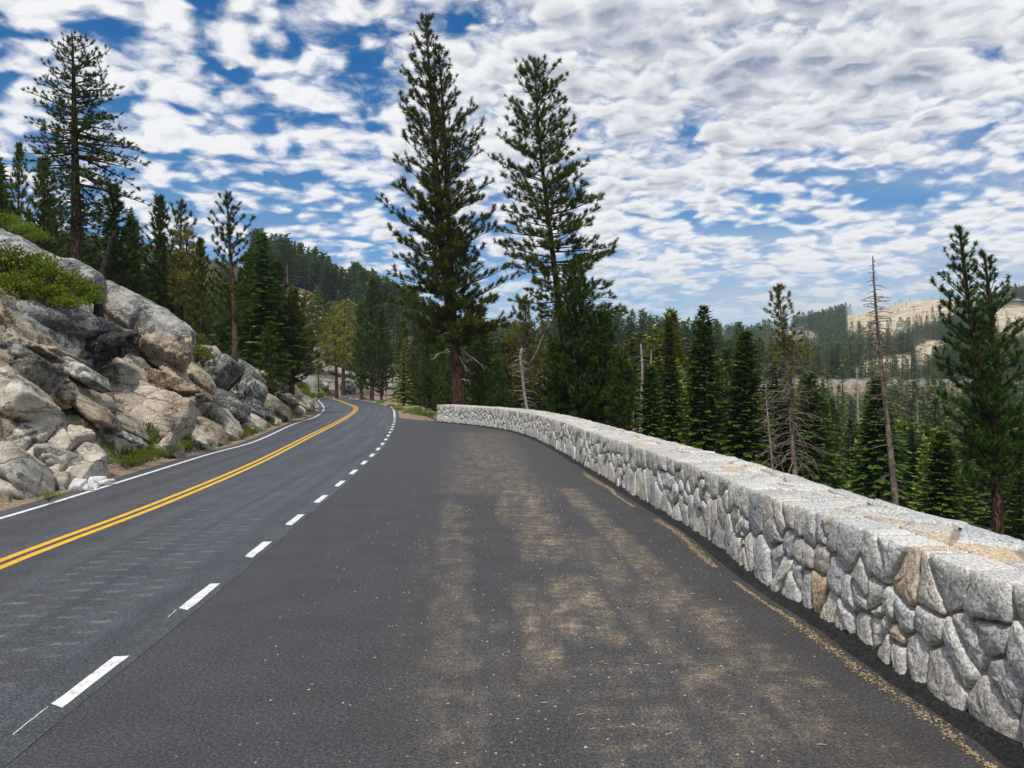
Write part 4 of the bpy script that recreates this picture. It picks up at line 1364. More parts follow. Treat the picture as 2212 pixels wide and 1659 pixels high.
    # the darker jointed blocks further along
    s('rock_block', zoom2((1740, 40), (1930, 80), (1990, 130), (1850, 280), (1760, 340), (1720, 385), (1715, 200)), M['rock_dark'], o, 26, lift=0.4, T=0.6, bev=0.12, rough=0.12, tint=(0.55, 0.56, 0.56))
    s('rock_edge', zoom2((1985, 130), (2000, 160), (1880, 300), (1760, 370), (1770, 330), (1860, 270)), M['rock_black'], o, 27, T=0.5, bev=0.05, tint=(0.4, 0.4, 0.4))
    s('rock_block', zoom2((1960, 90), (2100, 175), (2180, 230), (2210, 330), (2170, 470), (2120, 520), (2030, 480), (1900, 400), (1800, 330), (1870, 290), (1990, 150)), M['rock_dark'], o, 28, lift=0.3, T=0.7, bev=0.2, blocks=0.9, rough=0.18, step=0.2, tint=(0.6, 0.61, 0.6))
    s('rock_block', zoom2((1780, 370), (1900, 380), (2030, 480), (2020, 590), (1960, 605), (1870, 545), (1780, 470)), M['rock_dark'], o, 29, lift=0.35, T=0.65, bev=0.2, dome=0.15, rough=0.14, tint=(0.54, 0.54, 0.54))
    s('rock_slab', zoom2((1455, 700), (1560, 640), (1680, 760), (1790, 875), (1740, 905), (1600, 840)), M['rock_pale'], o, 30, lift=0.2, T=0.55, bev=0.08, rough=0.08, tint=(0.55, 0.53, 0.49))
    s('rock_block', zoom2((1560, 610), (1630, 575), (1760, 640), (1865, 835), (1800, 860), (1690, 765)), M['rock_tan'], o, 31, lift=0.3, T=0.75, bev=0.09, rough=0.08, tint=(0.40, 0.38, 0.36))
    s('rock_block', zoom2((1730, 540), (1820, 500), (1910, 600), (1995, 775), (1930, 800), (1850, 745)), M['rock_pale'], o, 32, lift=0.3, T=0.7, bev=0.1, rough=0.08, facets=3, tint=(0.47, 0.45, 0.42))
    s('rock_slab', zoom2((1980, 590), (2050, 575), (2150, 680), (2215, 760), (2110, 730), (2020, 660)), M['rock_pale'], o, 33, T=0.6, bev=0.08, rough=0.08, tint=(0.54, 0.52, 0.48))
    s('rock_slab', zoom3((520, 760), (590, 730), (700, 800), (780, 925), (700, 905), (600, 845)), M['rock_pale'], o, 34, T=0.5, bev=0.08, tint=(0.53, 0.51, 0.47))
    s('rock_slab', zoom3((740, 725), (800, 765), (925, 850), (880, 880), (780, 830)), M['rock_pale'], o, 35, T=0.5, bev=0.08, tint=(0.55, 0.53, 0.49))
    s('rock_slab', zoom3((690, 590), (800, 600), (950, 735), (1010, 840), (900, 770), (770, 715)), M['rock_tan'], o, 36, T=0.6, bev=0.1, blocks=0.8, tint=(0.5, 0.48, 0.44))
    s('rock_slab', zoom3((970, 650), (1060, 715), (1160, 775), (1110, 830), (1000, 850), (950, 740)), M['rock_pale'], o, 37, T=0.5, bev=0.12, blocks=0.9, tint=(0.56, 0.54, 0.49))
    s('rock_block', zoom3((690, 660), (760, 690), (760, 780), (700, 770), (660, 730)), M['rock_dark'], o, 38, T=0.6, bev=0.1, tint=(0.6, 0.6, 0.58))
    s('rock_slab', zoom3((820, 545), (900, 580), (1000, 660), (960, 700), (860, 620)), M['rock_dark'], o, 39, T=0.5, bev=0.12, tint=(0.62, 0.58, 0.54))
    s('rock_block', zoom3((700, 400), (800, 420), (850, 500), (790, 545), (700, 480)), M['rock_tan'], o, 40, T=0.4, bev=0.1, blocks=0.4, tint=(0.5, 0.48, 0.42))
    s('rock_block', zoom3((920, 580), (1010, 610), (1110, 715), (1050, 700), (960, 640)), M['rock_tan'], o, 41, T=0.5, bev=0.1, tint=(0.52, 0.49, 0.44))
    s('boulder', zoom3((1055, 650), (1100, 608), (1180, 668), (1215, 745), (1150, 778), (1085, 710)), M['rock_grey'], o, 42, T=0.8, bev=0.5, dome=0.3, tint=(0.44, 0.42, 0.39))
    s('rock_block', zoom3((560, 600), (680, 640), (690, 760), (600, 760), (540, 700)), M['rock_dark'], o, 43, T=0.5, bev=0.15, blocks=0.6, tint=(0.5, 0.5, 0.5))
    s('rock_block', zoom3((500, 280), (600, 330), (680, 400), (690, 480), (600, 480), (520, 400), (470, 360)), M['rock_dark'], o, 44, T=0.5, bev=0.15, blocks=0.7, tint=(0.62, 0.62, 0.6))
    # second outcrop, at the bend
    o2 = empty('rock_outcrop', 'smaller grey granite outcrop above the far bend of the road', 'rock outcrop', (0, 0, 0))
    s('boulder', [(663, 722), (680, 710), (700, 716), (712, 735), (708, 752), (690, 760), (668, 752), (660, 738)], M['rock_grey'], o2, 50, T=2.2, bev=1.5, dome=1.2, rough=0.5, back=3, tint=(0.56, 0.54, 0.52))
    s('rock_face', [(660, 748), (690, 757), (708, 752), (706, 770), (690, 776), (668, 772)], M['rock_dark'], o2, 51, T=1.0, bev=0.5, blocks=1.6, rough=0.4, back=2, tint=(0.7, 0.72, 0.75))
    for k, (a, b, c, d) in enumerate(((676, 785, 30, 16), (705, 800, 34, 18), (690, 828, 30, 22), (728, 826, 40, 22), (752, 838, 30, 14), (712, 845, 34, 12), (735, 806, 24, 12), (768, 846, 20, 8))):
        s('boulder', [(a - c * .6, b + d * .2), (a - c * .3, b - d * .4), (a + c * .2, b - d * .5), (a + c * .6, b + d * .1), (a + c * .45, b + d * .45), (a - c * .4, b + d * .5)],
          M['rock_pale' if k % 2 else 'rock_grey'], o2, 60 + k, T=1.2, bev=0.8, dome=0.5, rough=0.4, back=2.5, lift=0.6, facets=3, tint=(0.55, 0.53, 0.5))


build_outcrop()


# white broken rocks on the shoulder, each a thing
def white_rocks():
    rng = np.random.RandomState(11)
    zz_ = lambda x, y: G(x * 0.25, 743 + y * 0.25)
    spots = [(690, 1262, 0.30, 'largest flat white rock lying next to the edge line'), (735, 1262, 0.17, 'white rock tucked behind the largest flat white rock'), (785, 1232, 0.22, 'upright white rock in the middle of the white rocks'),
             (812, 1200, 0.20, 'topmost white rock leaning on the cliff foot'), (838, 1190, 0.20, 'second white rock from the top of the pile by the cliff foot'), (825, 1240, 0.15, 'small white rock in the centre of the white rocks'),
             (872, 1205, 0.21, 'sharp-topped white rock behind the edge line'), (915, 1212, 0.18, 'low white rock at the far end of the white rocks'), (960, 1195, 0.10, 'smallest white rock, apart from the others on the gravel'),
             (770, 1262, 0.14, 'little white rock touching the asphalt edge')]
    for x, y, sz, lab in spots:
        p = zz_(x, y + 8)
        n = 9
        bm = []
        d = nrm(rng.normal(0, 1, (60, 3)))
        pl = nrm(rng.normal(0, 1, (11, 3)))
        off = rng.uniform(0.5, 0.9, 11)
        # icosphere-like set of points pressed against random planes
        import bmesh
        b_ = bmesh.new()
        bmesh.ops.create_icosphere(b_, subdivisions=3, radius=1.0)
        V = np.array([v.co[:] for v in b_.verts])
        Fc = np.array([[v.index for v in f.verts] for f in b_.faces])
        b_.free()
        rr = np.min(np.where(V @ pl.T > 0.05, off / np.maximum(V @ pl.T, 0.05), 9), axis=1)
        V = V * np.minimum(rr, 1.25)[:, None]
        V = V * np.array([1.15, 0.8, 0.62]) * sz * 0.8 * (1 + 0.05 * rng.normal(0, 1, (len(V), 1)) * 0.5)
        o = mk('white_rock', V, Fc, M['rock_white'], attrs={'tint': np.full((len(V), 3), 0.5)})
        o.location = (p[0], p[1], sz * 0.38)
        o.rotation_euler = (rng.uniform(-.4, .4), rng.uniform(-.4, .4), rng.uniform(0, 6))
        o['label'] = lab
        o['category'] = 'rock'
        o['group'] = 'white broken rocks at the foot of the cliff'


white_rocks()

# ------------------------------------------------------------------ vegetation: building blocks
def rdir(rng, n):
    return nrm(rng.normal(0, 1, (n, 3)))


def tufts(b, C, A, rng, ln=0.25, k=16, wid=0.028, spread=0.85, tint_p=2.2):
    """brushes of needles: k slim triangles fanning out round each shoot"""
    C, A = np.asarray(C), nrm(np.asarray(A))
    n = len(C)
    if n == 0:
        return
    D = nrm(A[:, None, :] * 0.75 + rdir(rng, n * k).reshape(n, k, 3) * spread)
    Lg = ln * rng.uniform(0.65, 1.1, (n, k, 1)) * rng.uniform(0.75, 1.2, (n, 1, 1))
    B = C[:, None, :] - A[:, None, :] * ln * rng.uniform(0.0, 0.75, (n, k, 1))
    S = nrm(np.cross(D, rdir(rng, n * k).reshape(n, k, 3))) * (wid * 0.5 * rng.uniform(0.7, 1.3, (n, k, 1)))
    V = np.stack([B - S, B + S, B + D * Lg], 2).reshape(-1, 3)
    T = np.repeat(rng.rand(n) ** tint_p, k * 3)
    b.add(V, np.arange(n * k * 3).reshape(-1, 3), np.stack([T, T, T], 1))


def blades(b, B, D, N, ln, wid, tint):
    """flat sprays: one rhombus each, from B along D, lying square to N"""
    S = nrm(np.cross(D, N)) * wid[:, None] * 0.5
    m_ = B + D * (ln * 0.5)[:, None]
    V = np.stack([B, m_ - S, B + D * ln[:, None], m_ + S], 1).reshape(-1, 3)
    T = np.repeat(tint, 4)
    b.add(V, np.arange(len(V)).reshape(-1, 4), np.stack([T, T, T], 1))


def stem_at(pts, z):
    return np.array([np.interp(z, pts[:, 2], pts[:, 0]), np.interp(z, pts[:, 2], pts[:, 1]), z])


def limb(rng, o, phi, L, e, c, n=7, wig=0.05):
    u = np.linspace(0, 1, n)
    w_ = np.cumsum(rng.normal(0, wig, n)) * u
    d = np.stack([np.cos(phi + w_), np.sin(phi + w_)], 1)
    P = np.zeros((n, 3))
    P[:, :2] = o[:2] + d * (L * u)[:, None]
    P[:, 2] = o[2] + L * (e * u + c * u * u) + np.cumsum(rng.normal(0, wig * 0.4, n)) * L * 0.3 * u
    return P


def grow_pine(rng, pts, zb, zt, nb, Lf, e=(-0.15, 0.75), c=(0.20, 0.10), tuft=0.25, k=16, wid=0.028, sp=0.42, tw=0.55, u0=0.35, zpow=0.9, up=0.35, rb=0.013, twigs=True, brush=0.55, rag=0.5, per=1.0):
    """limbs and foliage of one stem. brush: share of a shoot that carries needles; rag: how uneven the reach is"""
    limbs, cb = [], Buf()
    TC, TA = [], []
    gold = 2.399963
    ph0 = rng.uniform(0, 6.28)
    xs = np.linspace(0, 1, 7)
    for i in range(nb):
        t = ((i + rng.uniform(0.0, 1.0)) / nb) ** zpow
        phi = ph0 + i * gold + rng.uniform(-.5, .5)
        zt_ = zb + (zt - zb) * t
        L = Lf(zt_, phi) * (1.16 - rag * rng.rand() ** 1.5) * (0.78 + 0.44 * vnoise(phi * 0.9 + ph0 * 7, zt_ * 0.55))
        if L < 0.12:
            continue
        ee, cc = e[0] + (e[1] - e[0]) * t + rng.uniform(-.16, .16), c[0] + (c[1] - c[0]) * t + rng.uniform(-.06, .06)
        z = min(max(zt_ - L * (ee + cc) * 0.8, pts[0, 2] + 0.3), zt - 0.12)
        P = limb(rng, stem_at(pts, z), phi, L, ee, cc)
        lb = Buf()
        r0 = rb * L + 0.012
        lb.add(*tube(P, np.linspace(r0, 0.008, len(P)), 4))
        tan = nrm(np.gradient(P, axis=0))
        nt = max(2, int(L * (1 - u0) / sp))
        us = np.clip(np.linspace(u0, 0.97, nt) + rng.uniform(-.03, .03, nt), 0, 1)
        sgn = 1
        for u in us:
            q = np.array([np.interp(u, xs, P[:, a]) for a in range(3)])
            tg = nrm(np.array([np.interp(u, xs, tan[:, a]) for a in range(3)]))
            sd_ = np.array([-tg[1], tg[0], 0])
            sgn = -sgn
            d = nrm(tg * 0.75 + sd_ * sgn * rng.uniform(.35, 1.1) + np.array([0, 0, up * rng.uniform(0.0, 1.7)]) + rng.normal(0, .22, 3))
            tl = tw * rng.uniform(0.45, 1.15) * min(1, 0.35 + L / 2.5) * (1.2 - 0.6 * u)
            e1 = q + d * tl + np.array([0, 0, .15 * tl])
            if twigs:
                lb.add(*tube(np.array([q, (q + e1) / 2 - np.array([0, 0, .08 * tl]), e1]), (0.012, 0.009, 0.005), 3))
            m_ = max(1, int(round(brush * tl / (tuft * 0.62))))
            for a in range(m_):
                f = 1 - brush * a / m_
                TC.append(q + (e1 - q) * f)
                TA.append(d + np.array([0, 0, 0.3]))
            for _ in range(2):
                if rng.rand() < 0.55 * per:
                    f = rng.uniform(.3, .8)
                    d2 = nrm(d + sd_ * sgn * rng.uniform(-1.2, .6) + np.array([0, 0, rng.uniform(-.1, .6)]))
                    o_ = q + (e1 - q) * f
                    l2 = tl * rng.uniform(.3, .55)
                    if twigs and l2 > tuft * .9:
                        lb.add(*tube(np.array([o_, o_ + d2 * l2]), (0.008, 0.005), 3))
                    TC.append(o_ + d2 * l2)
                    TA.append(d2 + np.array([0, 0, 0.3]))
        TC.append(P[-1])
        TA.append(tan[-1] + np.array([0, 0, .3]))
        limbs.append(lb)
    # leader
    for a in range(6):
        TC.append(stem_at(pts, zt - a * tuft * 0.6))
        TA.append(np.array([rng.normal(0, .3), rng.normal(0, .3), 1]))
    tufts(cb, TC, TA, rng, tuft, k, wid)
    return limbs, cb


def grow_fir(rng, pts, zb, zt, nb, Lf, e=(-0.10, 0.35), c=(-0.12, 0.0), sp=0.11, bl=0.52, bw=0.19, u0=0.10, zpow=0.85, droop=0.25, sub=True, tmul=1.0):
    cb = Buf()
    lbs = Buf()
    B, D, N, Ln, Wd, T = [], [], [], [], [], []
    ph0 = rng.uniform(0, 6.28)
    for i in range(nb):
        t = ((i + rng.uniform(0, 1)) / nb) ** zpow
        phi = ph0 + i * 2.399963 + rng.uniform(-.35, .35)
        z = zb + (zt - zb) * t
        L = Lf(z, phi) * rng.uniform(0.68, 1.1)
        if L < 0.08:
            continue
        P = limb(rng, stem_at(pts, z), phi, L, e[0] + (e[1] - e[0]) * t + rng.uniform(-.1, .1), c[0] + (c[1] - c[0]) * t, 6, 0.04)
        lbs.add(*tube(P, np.linspace(0.009 * L + 0.008, 0.005, 6), 3))
        tan = nrm(np.gradient(P, axis=0))
        n = max(3, int(L * (1 - u0) / sp))
        us = np.clip(np.linspace(u0, 1.0, n) + rng.uniform(-.02, .02, n), 0, 1)
        xs = np.linspace(0, 1, 6)
        q = np.stack([np.interp(us, xs, P[:, a]) for a in range(3)], 1)
        tg = nrm(np.stack([np.interp(us, xs, tan[:, a]) for a in range(3)], 1))
        sd_ = nrm(np.stack([-tg[:, 1], tg[:, 0], 0 * us], 1))
        for sg in (1, -1):
            d = nrm(tg * 0.8 + sd_ * sg * rng.uniform(.6, 1.1, (n, 1)) + np.stack([0 * us, 0 * us, rng.uniform(-droop, droop * .5, n)], 1))
            ln = np.minimum(bl * rng.uniform(.7, 1.25, n) * (0.55 + 0.75 * (1 - us)) * min(1.0, 0.4 + L / 2.2), 0.75 * L + 0.1)
            B.append(q); D.append(d); Ln.append(ln)
            N.append(nrm(np.array([0, 0, 1.0]) + rng.normal(0, .35, (n, 3))))
            Wd.append(np.full(n, bw) * rng.uniform(.7, 1.3, n))
            T.append(np.clip((us ** 3) * 0.55 + rng.rand(n) ** 3 * .5, 0, 1) * tmul)
        # the shoot at the end
        B.append(P[-1:] - tan[-1:] * 0.1); D.append(tan[-1:]); Ln.append(np.array([bl * 0.8])); N.append(np.array([[0, 0.1, 1.0]])); Wd.append(np.array([bw])); T.append(np.array([.8]))
    tp = stem_at(pts, zt - 0.25 * bl)
    n = 6
    B.append(np.tile(tp, (n, 1)) - np.array([0, 0, 1.0]) * np.linspace(0, bl, n)[:, None])
    D.append(nrm(np.stack([rng.normal(0, .45, n), rng.normal(0, .45, n), np.ones(n)], 1)))
    N.append(rdir(rng, n)); Ln.append(np.full(n, bl * .7)); Wd.append(np.full(n, bw * .7)); T.append(np.full(n, .5))
    blades(cb, np.concatenate(B), np.concatenate(D), np.concatenate(N), np.concatenate(Ln), np.concatenate(Wd), np.concatenate(T))
    return lbs, cb


def trunk_buf(pts, r0, r1=0.02, sides=9, flare=1.25, rng=None):
    b = Buf()
    n = max(10, len(pts))
    q = np.linspace(pts[0, 2], pts[-1, 2], n + 6)
    P = np.stack([np.interp(q, pts[:, 2], pts[:, 0]), np.interp(q, pts[:, 2], pts[:, 1]), q], 1)
    t = (q - q[0]) / max(q[-1] - q[0], 1e-6)
    r = r0 * (1 - t) ** 0.85 + r1 * t + r0 * (flare - 1) * np.exp(-t * 16)
    V, Q = tube(P, r, sides)
    if rng is not None:
        V = V + rng.normal(0, 1, V.shape) * np.repeat(r, sides)[:, None] * 0.045
    b.add(V, Q)
    return b


def tree_root(name, label, cat, loc, group=None, rot=0.0, scale=1.0):
    return empty(name, label, cat, loc, rot, scale, group)


def put_buf(name, b, mat, root, base, smooth=False, tint=True):
    V, Fs, T = b.arrays()
    return mk(name, V - base, Fs, mat, root, smooth, {'tint': T} if tint else None)


def prof(rows, Y, cx_of_py):
    """crown outline in the photograph -> limb reach in metres at height z, by side"""
    rows = np.array(sorted(rows, key=lambda r: -r[0]), dtype=float)
    zz_ = H - (rows[:, 0] - CY) / F * Y
    cx = np.array([cx_of_py(p) for p in rows[:, 0]])
    l, r = np.clip(cx - rows[:, 1], 0.5, None) / F * Y, np.clip(rows[:, 2] - cx, 0.5, None) / F * Y

    def f(z, phi):
        a, b = np.interp(z, zz_, l), np.interp(z, zz_, r)
        c = math.cos(phi)
        return abs(c) * (b if c > 0 else a) + (1 - abs(c)) * 0.42 * (a + b)
    return f, zz_.min(), zz_.max()


def stem_px(P, Y, dy=0.0):
    """a stem traced in the photograph, given its own distance; sorted from the ground up, slightly crooked in depth"""
    P = np.array(sorted(P, key=lambda p: -p[1]), dtype=float)
    n = len(P)
    out = np.stack([(P[:, 0] - CX) / F * Y, np.full(n, Y) + dy * np.sin(np.linspace(0, 3, n)), H - (P[:, 1] - CY) / F * Y], 1)
    return out


def hero_pine(name, label, Y, stems, rad, rows, seed, mat='pine', bark='bark_brown', cat='tree', group=None, nb=80, split=True, bare=None, **kw):
    """a big pine of its own: trunk (one for each stem), every limb, one crown of needle brushes"""
    rng = np.random.RandomState(seed)
    st = [stem_px(s, Y, 0.15 * k) for k, s in enumerate(stems)]
    base = st[0][0].copy()
    gz = tz(base[0], base[1])
    base[2] = min(gz, base[2]) - 0.25
    st[0] = np.vstack([[base], st[0]]) if st[0][0, 2] > base[2] + .05 else st[0]
    root = tree_root(name, label, cat, base, group)
    crown = Buf()
    cxf = lambda py: np.interp(H - (py - CY) / F * Y, st[0][:, 2], st[0][:, 0]) * F / Y + CX
    for k, s in enumerate(st):
        put_buf('trunk', trunk_buf(s, rad[k], 0.025, 11, 1.25 if k == 0 else 1.0, rng), M[bark], root, base, True, False)
        rw = rows[k] if isinstance(rows[0], list) else rows
        cxk = lambda py, s=s: np.interp(H - (py - CY) / F * Y, s[:, 2], s[:, 0]) * F / Y + CX
        Lf, zb, zt = prof(rw, Y, cxk)
        limbs, cb = grow_pine(rng, s, zb, min(zt, s[-1, 2]), nb if np.isscalar(nb) else nb[k], Lf, **kw)
        V, Fs, T = cb.arrays()
        crown.add(V, Fs, T)
        if split:
            for lb in limbs:
                put_buf('branch', lb, M['twig'], root, base, False, False)
        else:
            al = Buf()
            for lb in limbs:
                V, Fs, T = lb.arrays()
                al.add(V, Fs, T)
            put_buf('branches', al, M['twig'], root, base, False, False)['kind'] = 'stuff'
    for bp in (bare or []):                                   # dead lower limbs: (px, py) start, (px, py) end, droop
        (x0, y0), (x1, y1), dr = bp
        a, b_ = W(x0, y0, Y), W(x1, y1, Y - 0.8)
        u = np.linspace(0, 1, 7)[:, None]
        P = a + (b_ - a) * u + np.array([0, 0, 1.0]) * dr * (u * (1 - u)) + rng.normal(0, .05, (7, 3)) * u
        lb = Buf()
        lb.add(*tube(P, np.linspace(0.055, 0.014, 7), 5))
        for q in (2, 3, 4, 5):
            d = (b_ - a) * rng.uniform(.12, .25) + rng.normal(0, .25, 3)
            lb.add(*tube(np.array([P[q], P[q] + d * .5, P[q] + d - np.array([0, 0, .1])]), (0.018, 0.012, 0.005), 3))
        put_buf('dead_branch', lb, M['dead'], root, base, False, False)
    put_buf('crown', crown, M[mat], root, base)
    return root


def hero_fir(name, label, Y, stem, rad, rows, seed, mat='fir', bark='bark_brown', nb=150, group=None, **kw):
    rng = np.random.RandomState(seed)
    s = stem_px(stem, Y)
    base = s[0].copy()
    base[2] = min(tz(base[0], base[1]), base[2]) - 0.25
    s = np.vstack([[base], s]) if s[0, 2] > base[2] + .05 else s
    root = tree_root(name, label, 'tree', base, group)
    Lf, zb, zt = prof(rows, Y, lambda py: np.interp(H - (py - CY) / F * Y, s[:, 2], s[:, 0]) * F / Y + CX)
    put_buf('trunk', trunk_buf(s, rad, 0.02, 8, 1.2, rng), M[bark], root, base, True, False)
    lb, cb = grow_fir(rng, s, zb, min(zt, s[-1, 2]), nb, Lf, **kw)
    put_buf('branches', lb, M['twig'], root, base, False, False)['kind'] = 'stuff'
    put_buf('crown', cb, M[mat], root, base)
    return root


def snag(name, label, Y, stem, rad, seed, limbs, mat='dead', e=(0.0, 0.3), c=(-0.7, -0.2), twig=2, group=None, crown=None, cat='dead tree', sides=8, rtop=0.02, sink=None):
    """a dead tree: trunk and every bare limb; limbs = (py from, py to, count, reach in px from, to)"""
    rng = np.random.RandomState(seed)
    s = stem_px(stem, Y)
    base = s[0].copy()
    base[2] = base[2] - sink if sink else min(tz(base[0], base[1]), base[2]) - 0.25
    s = np.vstack([[base], s]) if s[0, 2] > base[2] + .05 else s
    root = tree_root(name, label, cat, base, group)
    put_buf('trunk', trunk_buf(s, rad, rtop, sides, 1.15, rng), M[mat], root, base, True, False)
    for pa, pb, n, ra, rb_ in limbs:
        for i in range(n):
            t = (i + rng.uniform(.1, .9)) / n
            z = H - (pa + (pb - pa) * t - CY) / F * Y
            L = (ra + (rb_ - ra) * t) / F * Y * rng.uniform(.45, 1.1)
            phi = i * 2.399963 + rng.uniform(-.5, .5)
            P = limb(rng, stem_at(s, z), phi, L, e[0] + (e[1] - e[0]) * (1 - t) + rng.uniform(-.25, .25), (c[0] + (c[1] - c[0]) * (1 - t)) * rng.uniform(.4, 1.3), 7, 0.10)
            lb = Buf()
            lb.add(*tube(P, np.linspace(0.010 * L + 0.014, 0.006, 7), 4))
            for q in range(twig):
                k = rng.randint(2, 6)
                d = (P[k] - P[k - 1]) * rng.uniform(.8, 1.8) + rng.normal(0, .10 * L, 3)
                lb.add(*tube(np.array([P[k], P[k] + d * .6, P[k] + d - np.array([0, 0, .06 * L])]), (0.010, 0.007, 0.004), 3))
            put_buf('branch', lb, M[mat], root, base, False, False)
    if crown:
        rows, nb, kw = crown
        Lf, zb, zt = prof(rows, Y, lambda py: np.interp(H - (py - CY) / F * Y, s[:, 2], s[:, 0]) * F / Y + CX)
        lim, cb = grow_pine(rng, s, zb, min(zt, s[-1, 2]), nb, Lf, **{k: v for k, v in kw.items() if k != 'mat'})
        for lb in lim:
            put_buf('branch', lb, M['dead_brown'], root, base, False, False)
        put_buf('crown', cb, M[kw.get('mat', 'pine_olive')], root, base)
    return root


# ---- tree kinds that repeat: unit meshes, 10 m tall, shared by their copies
KINDS = {}


def kind_pine(key, seed, mat, bark, w, nb, cb=0.25, top=0.9, **kw):
    rng = np.random.RandomState(seed)
    pts = np.stack([0.12 * np.sin(np.linspace(0, 2.5, 8) + seed), 0.1 * np.sin(np.linspace(0, 3, 8) + seed * 2), np.linspace(-0.3, 10, 8)], 1)
    f = lambda z, phi: w * max(0.05, (1 - max(0, (z / 10 - cb) / (1 - cb)) ** 1.3 * top)) * (0.55 + 0.45 * sstep(0, .25, z / 10 - cb + .02)) * (0.8 + 0.35 * vnoise(phi * 1.2 + seed, z * .6))
    limbs, cbuf = grow_pine(rng, pts, cb * 10, 9.9, nb, f, **kw)
    al = Buf()
    for lb in limbs:
        al.add(*lb.arrays())
    _reg(key, trunk_buf(pts, 0.19, .02, 7, 1.2, rng), al, cbuf, mat, bark)


def kind_fir(key, seed, mat, bark, w, nb, cb=0.04, p=1.0, **kw):
    rng = np.random.RandomState(seed)
    pts = np.stack([0.05 * np.sin(np.linspace(0, 2.5, 8) + seed), 0.05 * np.sin(np.linspace(0, 3, 8) + seed * 2), np.linspace(-0.3, 10, 8)], 1)
    f = lambda z, phi: w * max(0.03, 1 - (z / 10)) ** p * (0.75 + 0.4 * vnoise(phi * 1.3 + seed, z * .8))
    lb, cbuf = grow_fir(rng, pts, cb * 10, 9.9, nb, f, **kw)
    _reg(key, trunk_buf(pts, 0.16, .02, 6, 1.15, rng), lb, cbuf, mat, bark)


def kind_snag(key, seed, mat, nb, reach=0.8, top=9.0, e=.1, c=-.5):
    rng = np.random.RandomState(seed)
    pts = np.stack([0.15 * np.sin(np.linspace(0, 2.5, 8) + seed), 0.1 * np.sin(np.linspace(0, 3, 8) + seed * 2), np.linspace(-0.3, 10, 8)], 1)
    al = Buf()
    for i in range(nb):
        z = rng.uniform(2.0, top)
        L = reach * (1.15 - z / 10) * rng.uniform(.4, 1.2) + .1
        al.add(*tube(limb(rng, stem_at(pts, z), i * 2.4, L, e + rng.uniform(-.2, .2), c, 5, .1), np.linspace(.03, .012, 5), 3))
    _reg(key, trunk_buf(pts, 0.15, .03, 6, 1.1, rng), al, None, mat, mat)


def _reg(key, tb, lb, cb, mat, bark):
    V, Fs, _ = tb.arrays()
    t_o = mk('trunk', V, Fs, M[bark], smooth=True)
    V, Fs, _ = lb.arrays()
    l_o = mk('branches', V, Fs, M['twig' if cb is not None else mat])
    d = {'trunk': t_o.data, 'branches': l_o.data, 'raw': (tb.arrays(), lb.arrays(), cb.arrays() if cb is not None else None), 'mat': mat, 'bark': bark}
    bpy.data.objects.remove(t_o)
    bpy.data.objects.remove(l_o)
    if cb is not None:
        V, Fs, T = cb.arrays()
        c_o = mk('crown', V, Fs, M[mat], attrs={'tint': T})
        d['crown'] = c_o.data
        bpy.data.objects.remove(c_o)
    KINDS[key] = d


def plant(key, name, label, x, y, h, group=None, rng=random, cat='tree', wide=1.0, z=None, lean=(0, 0), mat=None, far=False):
    """a copy of a tree kind: its own Empty with its own trunk and crown, mesh data shared"""
    k = KINDS[key]
    zz_ = tz(x, y) - 0.15 if z is None else z
    s = h / 10.0
    root = empty(name, label, cat, (x, y, zz_), rng.uniform(0, 6.28), (s * wide, s * wide, s), group)
    root.rotation_euler = (lean[0], lean[1], root.rotation_euler[2])
    for part in ('trunk', 'branches', 'crown'):
        if part in k and not (far and part == 'branches' and 'crown' in k):
            o = bpy.data.objects.new(part, k[part])
            COL.objects.link(o)
            o.parent = root
            if part == 'branches':
                o['kind'] = 'stuff'
            if mat and part == 'crown':
                o.material_slots[0].link = 'OBJECT'
                o.material_slots[0].material = M[mat]
    return root


def top_h(x, y, py):
    """height of a tree standing at (x, y) whose top is seen at row py"""
    return H - (py - CY) / F * y - tz(x, y)


kind_pine('pine_open', 1, 'pine', 'bark_red', 2.3, 60, 0.30, .85, tuft=0.32, k=14, wid=.055, sp=.30, tw=.75, brush=.6, u0=.2, e=(-.2, .7))
kind_pine('pine_broad', 2, 'pine_olive', 'bark_red', 2.1, 55, 0.38, .7, tuft=0.32, k=14, wid=.055, sp=.30, tw=.75, brush=.6, u0=.2, e=(-.25, .5))
kind_pine('pine_dense', 3, 'pine_deep', 'bark_brown', 1.9, 110, 0.10, .92, tuft=0.32, k=14, wid=.06, sp=.28, tw=.6, brush=.7, u0=.15, e=(-.05, .9))
kind_pine('pine_young', 4, 'pine', 'bark_brown', 2.1, 80, 0.06, .95, tuft=0.36, k=15, wid=.06, sp=.32, tw=.6, brush=.7, u0=.15, e=(.15, 1.0))
kind_pine('pine_dense_b', 5, 'pine', 'bark_brown', 1.7, 110, 0.12, .9, tuft=0.32, k=14, wid=.06, sp=.28, tw=.6, brush=.7, u0=.15, e=(0.0, .9))
kind_fir('fir_full', 11, 'fir', 'bark_brown', 2.3, 190)
kind_fir('fir_slim', 12, 'fir', 'bark_brown', 1.6, 170, .05, .8)
kind_fir('fir_blue', 13, 'fir_blue', 'bark_brown', 1.8, 120, .10, .8, bl=.6, bw=.24, sp=.15)
kind_fir('fir_olive', 14, 'fir_olive', 'bark_brown', 1.6, 110, .12, .7, bl=.6, bw=.24, sp=.15)
kind_fir('fir_lime', 15, 'fir_lime', 'bark_brown', 1.8, 110, .06, .9, bl=.6, bw=.24, sp=.15)
kind_fir('fir_ragged', 16, 'fir_blue', 'bark_brown', 1.4, 70, .25, .5, bl=.6, bw=.24, sp=.18)
kind_fir('fir_rusty', 17, 'rusty', 'bark_brown', 1.5, 70, .2, .6, bl=.5, bw=.16, sp=.26)
